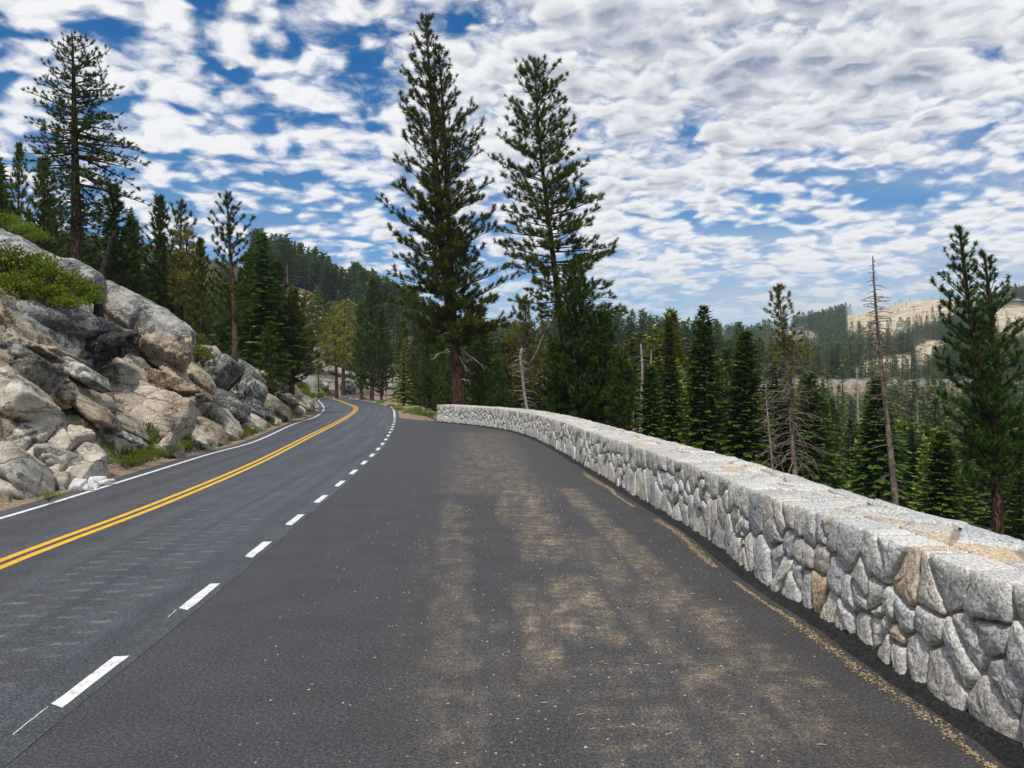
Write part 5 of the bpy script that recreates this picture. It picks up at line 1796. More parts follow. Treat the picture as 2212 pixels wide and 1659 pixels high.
kind_snag('snag_pale', 21, 'dead', 34, 0.9)
kind_snag('snag_grey', 22, 'dead_brown', 40, 0.7)
kind_snag('snag_brush', 23, 'dead', 75, 1.3, 8.5, -.1, -.7)
# light forms for the distant slopes
kind_fir('far_blue', 31, 'fir_blue', 'bark_brown', 1.75, 46, .08, .75, bl=.95, bw=.50, sp=.55)
kind_fir('far_slim', 32, 'fir_blue', 'bark_brown', 1.25, 42, .12, .6, bl=.85, bw=.48, sp=.55)
kind_fir('far_olive', 33, 'fir_olive', 'bark_brown', 1.6, 46, .10, .7, bl=.95, bw=.50, sp=.55)
kind_fir('far_round', 34, 'fir_blue', 'bark_brown', 2.1, 46, .30, .45, bl=1.0, bw=.55, sp=.55)
kind_fir('far_rusty', 35, 'rusty', 'bark_brown', 1.5, 34, .2, .6, bl=.9, bw=.42, sp=.6)

# ------------------------------------------------------------------ the big trees, one by one
hero_pine('sugar_pine', 'tall dark pine with a thick reddish trunk and drooping limbs on the granite slab', 45.0,
          [[(165, 548), (164, 450), (162, 330), (160, 200), (157, 110), (155, 66)]], [0.37],
          [(75, 146, 172), (110, 120, 215), (150, 112, 236), (200, 98, 250), (260, 92, 276), (320, 78, 284), (370, 76, 302), (430, 100, 292), (480, 118, 262), (500, 140, 200)], 1,
          'pine_deep', 'bark_red', nb=130, e=(-0.45, 0.35), c=(-0.18, 0.15), tuft=0.17, k=20, wid=.026, sp=.14, tw=.6, brush=.45, u0=.22, rag=.6, zpow=.95, rb=.022, up=.5)
hero_pine('pine_tree', 'tallest pine with two trunks behind the far end of the stone wall', 50.0,
          [[(993, 900), (988, 800), (982, 741), (974, 680), (962, 590), (950, 490), (942, 380), (934, 250), (925, 120), (919, 28)],
           [(982, 735), (980, 690), (974, 600), (969, 490), (964, 380), (957, 230), (950, 140), (946, 98)]], [0.44, 0.24],
          [[(35, 910, 930), (70, 900, 940), (130, 890, 945), (200, 878, 958), (260, 868, 965), (300, 856, 970), (360, 870, 985), (420, 828, 985), (460, 830, 985), (520, 842, 1000), (560, 815, 1010), (620, 862, 1010), (680, 858, 1030), (730, 872, 1020), (760, 920, 1000)],
           [(100, 938, 958), (160, 925, 975), (220, 925, 1000), (255, 925, 1030), (300, 925, 1042), (350, 925, 1030), (420, 920, 1035), (480, 900, 1065), (540, 900, 1080), (600, 900, 1105), (650, 890, 1112), (700, 900, 1108), (735, 930, 1060)]], 2,
          'pine', 'bark_red', nb=(140, 130), e=(-0.12, 0.85), c=(0.22, 0.15), tuft=0.31, k=25, wid=.036, sp=.20, tw=.95, brush=.6, u0=.16, rag=.6, zpow=.95,
          bare=[((984, 745), (1050, 800), .2), ((980, 750), (930, 778), .3), ((978, 760), (940, 765), .2), ((985, 755), (1010, 805), -.2), ((986, 740), (968, 715), .2), ((990, 820), (1014, 822), .1)])
hero_pine('pine_tree', 'leaning bare-trunked pine with an open crown between the tallest pine and the valley', 48.0,
          [[(1230, 900), (1219, 760), (1212, 690), (1200, 600), (1186, 480), (1172, 370), (1163, 280), (1158, 190), (1155, 124)]], [0.30],
          [(128, 1140, 1172), (150, 1112, 1205), (200, 1102, 1212), (250, 1096, 1222), (300, 1060, 1238), (330, 1058, 1255), (380, 1080, 1285), (430, 1090, 1290), (480, 1096, 1295), (520, 1080, 1300), (570, 1092, 1322), (620, 1110, 1318), (680, 1150, 1330), (700, 1170, 1300)], 3,
          'pine', 'bark_red', nb=140, e=(-0.30, 0.75), c=(0.10, 0.15), tuft=0.28, k=25, wid=.035, sp=.165, tw=.85, brush=.45, u0=.24, rag=.6, zpow=.92,
          bare=[((1205, 680), (1150, 780), 1.6), ((1212, 700), (1165, 720), .6)])
hero_pine('pine_tree', 'bushy dark young pine with several tops in front of the leaning pine', 38.0,
          [[(1262, 940), (1255, 860), (1248, 760), (1243, 660), (1240, 558)], [(1285, 925), (1295, 820), (1300, 720), (1302, 668)], [(1225, 930), (1205, 860), (1200, 790), (1204, 742)]], [0.20, 0.14, 0.12],
          [[(565, 1232, 1250), (620, 1210, 1275), (680, 1198, 1290), (740, 1190, 1300), (800, 1180, 1310), (860, 1172, 1325), (930, 1170, 1330)],
           [(675, 1292, 1312), (720, 1275, 1328), (780, 1265, 1345), (850, 1260, 1352), (920, 1255, 1358)],
           [(748, 1195, 1214), (790, 1178, 1235), (850, 1165, 1250), (920, 1160, 1260)]], 4,
          'pine_deep', 'bark_brown', nb=(110, 75, 60), split=False, e=(0.05, 1.0), c=(0.25, 0.1), tuft=0.25, k=26, wid=.036, sp=.17, tw=.6, brush=.8, u0=.15, zpow=.9)
hero_pine('pine_tree', 'small dark pine at the right foot of the bushy young pine', 36.0, [[(1345, 930), (1342, 840), (1340, 762)]], [0.12],
          [(766, 1332, 1350), (800, 1316, 1368), (860, 1308, 1378), (925, 1305, 1380)], 5, 'pine_deep', nb=60, split=False, e=(0.05, .9), tuft=.24, k=22, wid=.034, sp=.18, tw=.5, brush=.8, u0=.15)
hero_pine('pine_tree', 'young pine with upswept candle-like limbs standing above the dark boulders', 40.0,
          [[(508, 710), (504, 640), (498, 560), (493, 480), (490, 412)]], [0.17],
          [(418, 483, 497), (440, 472, 512), (470, 456, 530), (490, 450, 538), (520, 450, 530), (560, 470, 540), (600, 460, 560), (640, 462, 570), (680, 470, 560)], 6,
          'pine', 'bark_brown', nb=52, e=(0.1, 0.9), c=(0.35, 0.35), tuft=0.22, k=26, wid=.030, sp=.13, tw=.32, brush=.9, u0=.28, zpow=.95)
hero_pine('pine_tree', 'twin-topped dark pine at the right edge beyond the stone wall', 26.0,
          [[(2156, 1110), (2150, 1000), (2138, 900), (2118, 800), (2098, 690), (2083, 590), (2072, 487)],
           [(2150, 1000), (2160, 920), (2160, 800), (2150, 700), (2138, 610), (2126, 544)]], [0.24, 0.15],
          [[(492, 2062, 2082), (520, 2055, 2092), (560, 2046, 2100), (590, 2030, 2105), (640, 2010, 2110), (690, 2030, 2120), (740, 2022, 2130), (800, 2040, 2140), (860, 2046, 2160), (930, 2060, 2190), (1000, 2070, 2200), (1060, 2080, 2190)],
           [(548, 2118, 2135), (580, 2106, 2150), (620, 2100, 2172), (660, 2100, 2195), (720, 2100, 2215), (800, 2100, 2230), (880, 2100, 2236), (960, 2100, 2240), (1060, 2110, 2240)]], 7,
          'pine_deep', 'bark_red', nb=(110, 100), e=(-0.02, 0.9), c=(0.28, 0.2), tuft=0.165, k=24, wid=.021, sp=.125, tw=.48, brush=.75, u0=.2, zpow=.95, rb=.012)
# dead and dying trees
snag('dying_pine', 'dying pine with a thin green top and long drooping bare limbs beyond the wall', 32.0,
     [(1720, 1060), (1714, 990), (1708, 900), (1700, 800), (1692, 720), (1685, 660), (1680, 612)], 0.15, 8,
     [(750, 840, 34, 34, 66), (840, 1000, 64, 62, 96)], 'dead_brown', e=(-0.1, .15), c=(-0.75, -0.35), twig=5, cat='dying tree',
     crown=([(616, 1672, 1690), (640, 1662, 1705), (680, 1655, 1715), (720, 1652, 1722), (760, 1650, 1745), (800, 1662, 1748)], 62, dict(mat='pine_olive', e=(-.3, .7), c=(.1, .15), tuft=.17, k=18, wid=.024, sp=.16, tw=.34, u0=.2)))
snag('dead_tree', 'tall leaning dead trunk with short brittle twigs beyond the near wall', 28.0,
     [(1938, 1120), (1930, 1040), (1920, 940), (1908, 830), (1898, 730), (1889, 630), (1885, 553)], 0.155, 9,
     [(560, 640, 26, 5, 26), (640, 760, 46, 34, 52), (760, 900, 34, 60, 46), (900, 1080, 14, 50, 40)], 'dead_brown', e=(0.05, .1), c=(-.5, -.15), twig=3)
snag('dead_tree', 'thin grey dead trunk standing left of the dying pine', 33.0, [(1672, 1040), (1664, 960), (1656, 870), (1654, 825)], 0.075, 10, [(840, 1010, 34, 14, 36)], 'dead', twig=1)
snag('dead_tree', 'broken-topped pale dead tree right of the bushy young pine', 44.0, [(1382, 960), (1386, 880), (1388, 800), (1384, 742)], 0.15, 11, [(760, 840, 26, 14, 22), (840, 950, 30, 34, 48)], 'dead', rtop=.05)
snag('dead_tree', 'twisted white dead tree low between the two tallest pines', 47.0, [(1142, 900), (1134, 860), (1128, 810), (1124, 768), (1128, 752)], 0.085, 12, [(755, 800, 26, 14, 34), (800, 890, 26, 34, 28)], 'dead', e=(-.2, .3), c=(-.3, 0), rtop=.08)
snag('dead_tree', 'charred leaning dead trunk with bare twigs growing out of the boulders', 26.5,
     [(212, 652), (214, 620), (222, 590), (230, 555), (240, 520), (252, 495)], 0.16, 13, [(500, 560, 12, 18, 26), (560, 640, 14, 26, 22)], 'dead_dark', e=(-.1, .5), c=(-.3, .2), rtop=.03, sink=.5)
# firs beyond the wall
for lab, Y, st, rad, rows, sd_, mat, nb in (
        ('big dark fir with a straight pointed top amid the trees below the wall', 41.0, [(1524, 1020), (1522, 850), (1520, 658)], .17, [(662, 1515, 1525), (700, 1500, 1540), (760, 1490, 1552), (820, 1480, 1562), (900, 1472, 1574), (1000, 1462, 1582)], 31, 'fir', 190),
        ('broad dark fir between the pointed fir and the dying pine', 38.0, [(1606, 1040), (1608, 880), (1610, 714)], .17, [(718, 1603, 1617), (760, 1586, 1636), (820, 1572, 1650), (900, 1560, 1664), (1010, 1552, 1672)], 32, 'fir', 180),
        ('narrow-topped fir left of the big pointed fir', 47.0, [(1452, 980), (1449, 840), (1445, 692)], .15, [(696, 1440, 1450), (740, 1434, 1456), (790, 1432, 1462), (820, 1424, 1476), (900, 1410, 1490), (970, 1404, 1500)], 33, 'fir', 170),
        ('short full fir in front of the narrow-topped fir', 40.0, [(1404, 990), (1404, 900), (1403, 788)], .13, [(792, 1398, 1410), (840, 1384, 1424), (900, 1374, 1436), (980, 1366, 1446)], 34, 'fir', 130),
        ('dark pointed fir right behind the tall dead trunk', 44.0, [(1898, 1120), (1896, 960), (1894, 812)], .16, [(818, 1886, 1902), (870, 1868, 1922), (940, 1848, 1946), (1060, 1826, 1976)], 35, 'fir', 180),
        ('fir half hidden behind the dying pine', 46.0, [(1752, 1060), (1752, 940), (1752, 800)], .15, [(806, 1744, 1760), (860, 1728, 1778), (940, 1716, 1792), (1050, 1704, 1804)], 36, 'fir', 150),
        ('low dark fir at the foot of the twin-topped pine', 34.0, [(2035, 1150), (2035, 1050), (2034, 930)], .12, [(936, 2026, 2042), (980, 2008, 2062), (1050, 1990, 2080), (1140, 1980, 2092)], 37, 'fir', 140)):
    hero_fir('fir_tree', lab, Y, st, rad, rows, sd_, mat, nb=int(nb * 1.5), sp=.085, bl=.50, bw=.17)

# ---- copies of the tree kinds, each placed where the photograph shows one: (kind, name, label, base x, distance, top y, width)
RNG = random.Random(4)


def at_px(kind, name, label, px_, Y, pytop, wide=1.0, cat='tree', group=None, mat=None):
    x = (px_ - CX) / F * Y
    return plant(kind, name, label, x, Y, max(1.0, top_h(x, Y, pytop)), group, RNG, cat, wide, mat=mat)


LEFT = [
    ('pine_young', 'slender young pine at the left edge beside the tall reddish pine', 40, 50, 303, .55),
    ('pine_dense', 'dark pine cut by the left edge of the view', -4, 56, 352, .8),
    ('pine_open', 'pine behind the green bush at the left edge', -62, 52, 262, 1.0),
    ('pine_dense_b', 'dense pine right behind the slender young pine', 92, 58, 335, .9),
    ('pine_open', 'pine with dense twigs left of the reddish trunk', 118, 66, 420, 1.0),
    ('pine_dense', 'bushy dark pine just right of the reddish trunk', 246, 50, 392, 1.15),
    ('pine_dense_b', 'lower pine behind the charred dead trunk', 285, 56, 470, 1.1),
    ('pine_dense', 'round-topped dark pine behind the granite dome', 342, 58, 418, .85),
    ('pine_open', 'thin pine next to the round-topped dark pine', 393, 62, 432, .75),
    ('pine_broad', 'yellowish pine lit on its left side behind the granite dome', 405, 50, 492, .85),
    ('pine_young', 'small green pine in front of the yellowish pine', 432, 45, 508, .8),
    ('fir_full', 'dark pointed conifer behind the upswept young pine', 565, 54, 488, 1.0),
    ('pine_dense', 'dark bushy pine right of the upswept young pine', 545, 60, 540, 1.0),
    ('pine_dense_b', 'dense green pine nearest the road on the left slope', 633, 56, 622, 1.1),
    ('pine_dense', 'dark pine filling the gap above the nearest roadside pine', 600, 64, 560, 1.0),
    ('pine_young', 'small bushy pine among the bushes over the dark blocks', 585, 48, 690, 1.2),
    ('pine_broad', 'pale pine in front of the bare rock of the hill', 657, 150, 632, 1.2),
    ('pine_open', 'grey-green pine on the bare rock of the hill', 704, 165, 640, 1.2),
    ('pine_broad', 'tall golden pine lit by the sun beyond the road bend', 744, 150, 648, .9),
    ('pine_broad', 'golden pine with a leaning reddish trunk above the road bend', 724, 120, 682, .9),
    ('fir_lime', 'small lime green sapling above the road bend', 688, 110, 775, .9),
]
GOLD = {'tall golden pine lit by the sun beyond the road bend': 'pine_sunlit', 'golden pine with a leaning reddish trunk above the road bend': 'pine_sunlit',
        'yellowish pine lit on its left side behind the granite dome': 'pine_sunlit', 'pale pine in front of the bare rock of the hill': 'pine_olive'}
for kd, lab, x, Y, top, wd in LEFT:
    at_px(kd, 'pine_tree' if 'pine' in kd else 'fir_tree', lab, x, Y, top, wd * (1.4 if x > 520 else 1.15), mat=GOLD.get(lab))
MID = [
    ('pine_dense', 'tallest dense pine beside the road bend', 803, 104, 600, .95),
    ('pine_dense_b', 'dense pine at the left shoulder of the pines by the road bend', 781, 110, 655, .9),
    ('pine_dense', 'dense pine at the right shoulder of the pines by the road bend', 824, 100, 668, .9),
    ('fir_lime', 'lime green fir lit by the sun behind the roadside bushes', 872, 80, 728, 1.1),  # the sun on this fir is put into its lime needles
    ('fir_olive', 'olive fir next to the lime green fir', 893, 100, 745, .9),
    ('fir_rusty', 'reddish dead-needled tree behind the pines by the bend', 826, 150, 698, 1.0),
    ('pine_dense', 'dark pine with a brown trunk left of the thick red trunk', 922, 66, 700, 1.0),
    ('pine_dense_b', 'dark pine filling the space left of the thick red trunk', 952, 72, 725, 1.0),
    ('fir_full', 'dark fir right behind the thick red trunk', 968, 80, 760, 1.0),
    ('pine_dense_b', 'green pine right of the thick red trunk', 1034, 62, 735, 1.1),
    ('pine_dense', 'wide green pine low behind the far end of the wall', 1075, 70, 770, 1.2),
    ('pine_broad', 'olive lit pine between the two tallest pines', 1137, 72, 632, .7),
    ('fir_full', 'dark fir under the olive lit pine', 1110, 84, 730, .9),
    ('fir_olive', 'pale fir behind the twisted white dead tree', 1165, 90, 715, .9),
    ('fir_slim', 'slim dark fir behind the leaning pine', 1190, 100, 722, 1.0),
    ('fir_full', 'dark fir low behind the bushy young pine', 1330, 60, 800, 1.0),
    ('fir_slim', 'slim fir between the broken-topped dead tree and the bushy pine', 1368, 66, 826, 1.0),
    ('fir_olive', 'olive fir behind the broad dark fir', 1556, 74, 790, .9),
    ('fir_slim', 'slim dark fir right of the dying pine', 1795, 66, 848, .9),
    ('fir_lime', 'bright yellow-green young fir left of the tall dead trunk', 1850, 47, 945, .9),
    ('fir_lime', 'bright lime fir between the tall dead trunk and the twin-topped pine', 1996, 46, 935, .9),
    ('fir_olive', 'olive fir beside the bright lime fir', 1968, 84, 910, .8),
    ('fir_full', 'full fir at the right edge behind the twin-topped pine', 2204, 40, 905, 1.0),
    ('fir_slim', 'dark fir in the gap under the twin-topped pine', 2090, 48, 960, 1.0),
    ('fir_blue', 'grey-green fir in the gap left of the twin-topped pine', 2020, 96, 850, .9),
]
for kd, lab, x, Y, top, wd in MID:
    at_px(kd, 'pine_tree' if 'pine' in kd else 'fir_tree', lab, x, Y, top, wd)
for kd, lab, x, Y, top in (('snag_brush', 'pale dead stub with brown twigs beside the road bend', 834, 100, 806), ('snag_pale', 'thin pale dead pole right of the pale dead stub', 862, 96, 824),
                           ('snag_pale', 'slim dead pole among the trunks at the road bend', 806, 112, 822), ('snag_grey', 'grey dead tree on the skyline over the left pines', 618, 150, 566),
                           ('snag_grey', 'grey dead pole behind the full fir', 1490, 76, 800), ('snag_pale', 'pale broken dead pole left of the yellow-green young fir', 1832, 60, 930), ('snag_pale', 'second pale dead pole by the yellow-green young fir', 1868, 66, 905),
                           ('snag_grey', 'twin grey dead pole left of the twin-topped pine', 1978, 82, 852), ('snag_pale', 'pale dead pole deep in the forest above the dark pointed fir', 1858, 120, 790), ('snag_brush', 'grey dead tree with dense twigs at the foot of the broken-topped dead tree', 1366, 50, 880)):
    at_px(kd, 'dead_tree', lab, x, Y, top, 1.0, 'dead tree')


# ---- wooded slopes: individuals where they show largest, the rest as one mass
def slab_mask(x, y, z):
    pxx, pyy = PX(x, y, z)
    return any(math.hypot(((pxx - a) * math.cos(r) + (pyy - b) * math.sin(r)) / c, (-(pxx - a) * math.sin(r) + (pyy - b) * math.cos(r)) / d) < 0.92 for a, b, c, d, r in SLABS)


MARKS = [(-900, 'at the left edge'), (60, 'behind the tall reddish pine'), (230, 'behind the charred trunk'), (330, 'behind the round-topped pine'), (410, 'behind the yellowish pine'), (470, 'behind the upswept young pine'), (540, 'behind the pointed conifer'),
         (610, 'above the roadside pine'), (660, 'above the bare rock'), (715, 'above the golden pines'), (770, 'behind the bend pines'), (850, 'behind the lime green fir'), (905, 'left of the thick red trunk'), (980, 'behind the thick red trunk'),
             (1040, 'right of the thick red trunk'), (1110, 'between the two tallest pines'), (1190, 'behind the bushy young pine'), (1330, 'right of the bushy young pine'), (1400, 'behind the narrow-topped fir'), (1480, 'behind the big pointed fir'), (1565, 'behind the broad dark fir'),
             (1650, 'behind the dying pine'), (1780, 'left of the tall dead trunk'), (1870, 'behind the tall dead trunk'), (1960, 'left of the twin-topped pine'), (2050, 'behind the twin-topped pine'), (2170, 'at the right edge')]


def forest():
    rng = random.Random(12)
    nr = np.random.RandomState(12)
    cand = []

    # crest of the near hill on the left
    for i in range(260):
        px_ = 545 + 300 * ((i % 64) + rng.random()) / 64
        az = math.atan((px_ - CX) / F)
        r_ = rng.uniform(300, 372) if px_ < 760 else rng.uniform(360, 470)
        x, y = math.sin(az) * r_, math.cos(az) * r_
        h = rng.uniform(11, 19) * (1.0 if px_ < 720 else .95)
        cand.append(('crest', x, y, h, rng.choice(['far_blue', 'far_blue', 'far_round', 'far_blue', 'far_slim'])))
    # the slope between the near pines and that crest
    for i in range(520):
        px_ = rng.uniform(-250, 760)
        Y = rng.uniform(66, 230)
        x = (px_ - CX) / F * Y
        if px_ < 470 and rng.random() < .70:
            continue
        cand.append(('slope', x, Y, rng.uniform(7, 13), rng.choice(['pine_dense', 'fir_full', 'fir_blue', 'pine_open', 'fir_blue'])))
    # trees along and behind the road bend, right of the road
    for i in range(330):
        px_ = rng.uniform(760, 1340)
        Y = rng.uniform(78, 320)
        x = (px_ - CX) / F * Y
        cand.append(('bend', x, Y, rng.uniform(9, 17), rng.choice(['fir_full', 'fir_slim', 'pine_dense', 'fir_blue', 'fir_blue', 'fir_olive', 'pine_dense_b'])))
    # the valley below the wall
    for i in range(1700):
        px_ = rng.uniform(1300, 2400)
        Y = 52 * (300 / 52) ** (rng.random() ** .8)
        x = (px_ - CX) / F * Y
        q = rng.random()
        kd = rng.choice(['fir_blue', 'fir_slim', 'fir_olive', 'fir_ragged', 'fir_full', 'fir_olive']) if Y < 130 else rng.choice(['far_blue', 'far_slim', 'far_olive', 'far_round', 'far_blue', 'far_olive'])
        if q < .045:
            kd = 'snag_pale' if rng.random() < .6 else 'snag_grey'
        elif q < .06:
            kd = 'fir_rusty' if Y < 130 else 'far_rusty'
        elif q < .10 and Y < 160:
            kd = 'fir_lime'
        cand.append(('valley', x, Y, rng.uniform(8, 17), kd))
    # the far hill
    n = 17000
    px_ = nr.uniform(760, 2420, n)
    rc = np.interp(px_, [700, 850, 1300], [360, 520, 930])
    r_ = rc * np.sqrt(nr.uniform(.10, 1.06, n))
    az = np.arctan((px_ - CX) / F)
    X, Y = np.sin(az) * r_, np.cos(az) * r_
    Zg = terrain(X, Y)
    hh = np.where(px_ > 1600, nr.uniform(9, 15, n), nr.uniform(12, 20, n))
    hh = np.where(r_ > rc * .9, hh * 1.15, hh)
    for i in range(n):
        if r_[i] < 290:
            continue
        x, y, z, h = X[i], Y[i], Zg[i], hh[i]
        if slab_mask(x, y, z):
            if rng.random() > .04:
                continue
            h = rng.uniform(3, 7)
        elif (slab_mask(x, y, z + h) or slab_mask(x, y, z + h * .6)) and rng.random() < .8:
            continue
        q = rng.random()
        kd = rng.choice(['far_blue', 'far_slim', 'far_round', 'far_slim'] + (['far_olive'] * 3 if px_[i] > 1700 else ['far_olive']))
        if q < .03:
            kd = 'far_rusty'
        cand.append(('hill', x, y, h, kd))
    # clear of the road and of the wall
    A = np.array([(c[1], c[2]) for c in cand])
    dl, dr = sdist(A[:, 0], A[:, 1], LLc)[0], -sdist(A[:, 0], A[:, 1], RBc)[0]
    need = {'crest': (3, 3), 'slope': (9, 999), 'bend': (7, 4), 'valley': (999, 9), 'hill': (6, 6)}
    cand = [c for c, a, b in zip(cand, dl, dr) if a > need[c[0]][0] or b > need[c[0]][1]]
    # how large each shows: big and near, not buried behind nearer ones at the same place
    cand.sort(key=lambda c: -c[3] / math.hypot(c[1], c[2]))
    look = {'far_blue': 'grey-green', 'far_slim': 'slim dark', 'far_olive': 'olive green', 'far_round': 'round-topped', 'far_rusty': 'rust-brown', 'fir_blue': 'grey-green', 'fir_slim': 'slim dark', 'fir_full': 'full dark green',
            'fir_olive': 'olive green', 'fir_ragged': 'ragged thin', 'fir_lime': 'yellow-green', 'fir_rusty': 'rust-brown', 'snag_pale': 'bare pale', 'snag_grey': 'bare grey', 'pine_dense': 'dense dark', 'pine_open': 'open-crowned', 'pine_dense_b': 'bushy green'}
    def describe(c):
        zone, x, y, h, kd = c
        p_ = CX + F * x / y
        m_ = [t for a, t in MARKS if p_ >= a][-1]
        d = math.hypot(x, y)
        noun = 'dead trunk' if 'snag' in kd else 'conifer'
        where = {'crest': 'on the near hill crest', 'slope': 'on the near slope' if d < 120 else 'higher upslope', 'bend': 'in the near wood' if d < 120 else 'deep in the wood',
                 'valley': 'just below the wall' if d < 80 else 'halfway down the valley' if d < 125 else 'far down the valley', 'hill': 'on the far hillside' if d < 800 else 'near the far skyline'}[zone]
        t_ = '%s %s %s, %s' % (look[kd], noun, where, m_)
        return t_, t_.replace(noun, noun + 's')
    # keep a share of each zone among the individuals
    quota = {'crest': 54, 'slope': 34, 'bend': 56, 'valley': 74, 'hill': 12}
    # what is seen of the far hill is its skyline: take those on the crest first
    rest = []
    names, seen_, order = {}, {}, {}
    byzone = {}
    for zone in quota:
        zs = [c for c in cand if c[0] == zone]
        if zone == 'valley':
            zs.sort(key=lambda c: c[2] + 30 * rng.random())
        if zone == 'hill':
            zs.sort(key=lambda c: abs(math.hypot(c[1], c[2]) - 760) - 8 * c[3])
        byzone[zone] = zs
        for c in zs[:quota[zone]]:
            seen_.setdefault(describe(c)[0], []).append(c)
    ords = ['leftmost', 'second from left', 'third from left', 'fourth from left', 'fifth from left', 'sixth from left', 'seventh from left', 'eighth from left', 'ninth from left']
    for t_, cs in seen_.items():
        names[t_] = len(cs)
        cs = sorted(cs, key=lambda c: c[1] / c[2])
        order[t_] = {id(c): (ords[i] if i < len(cs) - 1 or len(cs) > 9 else 'rightmost') if i < 9 else 'farther right' for i, c in enumerate(cs)}
    for zone in quota:
        zs = byzone[zone]
        for k, c in enumerate(zs):
            if k < quota[zone]:
                kd = c[4]
                t_, g_ = describe(c)
                if names[t_] > 1:
                    t_ += ', ' + order[t_][id(c)]
                dead = 'snag' in kd
                plant(kd, 'dead_tree' if dead else 'conifer', t_, c[1], c[2], c[3], g_, rng, 'dead tree' if dead else 'tree', rng.uniform(1.05, 1.5) if c[0] in ('crest', 'slope', 'bend') else rng.uniform(.9, 1.3), far=math.hypot(c[1], c[2]) > 150)
            else:
                rest.append(c)
    # the rest of the forest, one mass split only by foliage colour
    bufs = {}
    P = np.array([(c[1], c[2]) for c in rest])
    Zs = terrain(P[:, 0], P[:, 1]) - 0.2
    mats = sorted({KINDS[c[4]]['mat'] for c in rest} | {KINDS[c[4]]['bark'] for c in rest} | {'bark_brown', 'bark_red', 'dead', 'dead_brown', 'fir_blue', 'fir_olive', 'rusty'})
    V_, F3, F4, M3, M4, T_, n = [], [], [], [], [], [], 0
    far_of = {'fir_blue': 'far_blue', 'fir_slim': 'far_slim', 'fir_full': 'far_blue', 'fir_olive': 'far_olive', 'fir_ragged': 'far_slim', 'fir_lime': 'fir_lime', 'fir_rusty': 'far_rusty', 'pine_dense': 'far_round', 'pine_open': 'far_round', 'pine_dense_b': 'far_round'}
    for (zone, x, y, h, kd), z in zip(rest, Zs):
        d = math.hypot(x, y)
        if d > 140 and kd in far_of:
            kd = far_of[kd]
        k = KINDS[kd]
        s = h / 10
        a = rng.uniform(0, 6.28)
        w_ = s * rng.uniform(.95, 1.45)
        ca, sa = math.cos(a) * w_, math.sin(a) * w_
        for part, mt in ((k['raw'][0], k['bark']), (k['raw'][2], k['mat'])) if k['raw'][2] is not None else ((k['raw'][0], k['mat']), (k['raw'][1], k['mat'])):
            V, Fs, T = part
            if d > 420 and part is k['raw'][0]:
                continue
            Q = np.stack([V[:, 0] * ca - V[:, 1] * sa + x, V[:, 0] * sa + V[:, 1] * ca + y, V[:, 2] * s + z], 1)
            V_.append(Q)
            sh = rng.random() ** 2 * .6
            T_.append(np.clip(T * .6 + sh, 0, 1))
            mi = mats.index(mt)
            for f in Fs:
                (F3 if f.shape[1] == 3 else F4).append(f + n)
                (M3 if f.shape[1] == 3 else M4).append(np.full(len(f), mi))
            n += len(V)
    Fs = ([np.concatenate(F3)] if F3 else []) + ([np.concatenate(F4)] if F4 else [])
    mi = np.concatenate((M3 if F3 else []) + (M4 if F4 else []))
    o = mk('distant_forest', np.concatenate(V_), Fs, None, attrs={'tint': np.concatenate(T_)})
    for mname in mats:
        o.data.materials.append(M[mname])
    o.data.polygons.foreach_set('material_index', mi.astype(np.int32))
    o['kind'] = 'stuff'
    print('forest: individuals', sum(quota.values()), 'rest', len(rest), 'faces', len(mi))


forest()


# ------------------------------------------------------------------ bushes and grass
def bush_mesh(seed, n=1500, leaf=0.075, clumps=16, flat=0.6, mat='shrub'):
    rng = np.random.RandomState(seed)
    C = rdir(rng, clumps)
    C[:, 2] = np.abs(C[:, 2])
    C = C * rng.uniform(.35, .8, (clumps, 1)) * np.array([1, 1, flat])
    rad = rng.uniform(.22, .42, clumps)
    i = rng.randint(0, clumps, n)
    D = rdir(rng, n)
    D[:, 2] = np.where(D[:, 2] < -.3, -D[:, 2], D[:, 2])
    P = C[i] + D * (rad[i] * rng.uniform(.65, 1.05, n))[:, None] * np.array([1, 1, .85])
    P[:, 2] = np.maximum(P[:, 2], -0.05)
    b = Buf()
    dr = nrm(D + rng.normal(0, .6, (n, 3)) + np.array([0, 0, .4]))
    blades(b, P, dr, rdir(rng, n), leaf * rng.uniform(.7, 1.4, n), leaf * rng.uniform(.5, .9, n), np.clip(rng.rand(n) ** 2.2 + .35 * (D[:, 2] > .5) * rng.rand(n), 0, 1))
    st = Buf()
    for k in range(clumps):
        e_ = C[k] * .95
        st.add(*tube(np.array([[0, 0, -.1], e_ * .5 + np.array([0, 0, .05]), e_]), (.022, .014, .006), 3))
    V, Fs, T = b.arrays()
    lo = mk('leaves', V, Fs, M[mat], attrs={'tint': T})
    V, Fs, T = st.arrays()
    so = mk('stems', V, Fs, M['twig'])
    r = (lo.data, so.data)
    bpy.data.objects.remove(lo)
    bpy.data.objects.remove(so)
    return r


BUSH = {'shrub': [bush_mesh(1), bush_mesh(2), bush_mesh(3)], 'lime': [bush_mesh(4, mat='shrub_lime'), bush_mesh(5, mat='shrub_lime')], 'fine': [bush_mesh(6, 1100, .05, 20, .5), bush_mesh(7, 1100, .05, 20, .5)]}


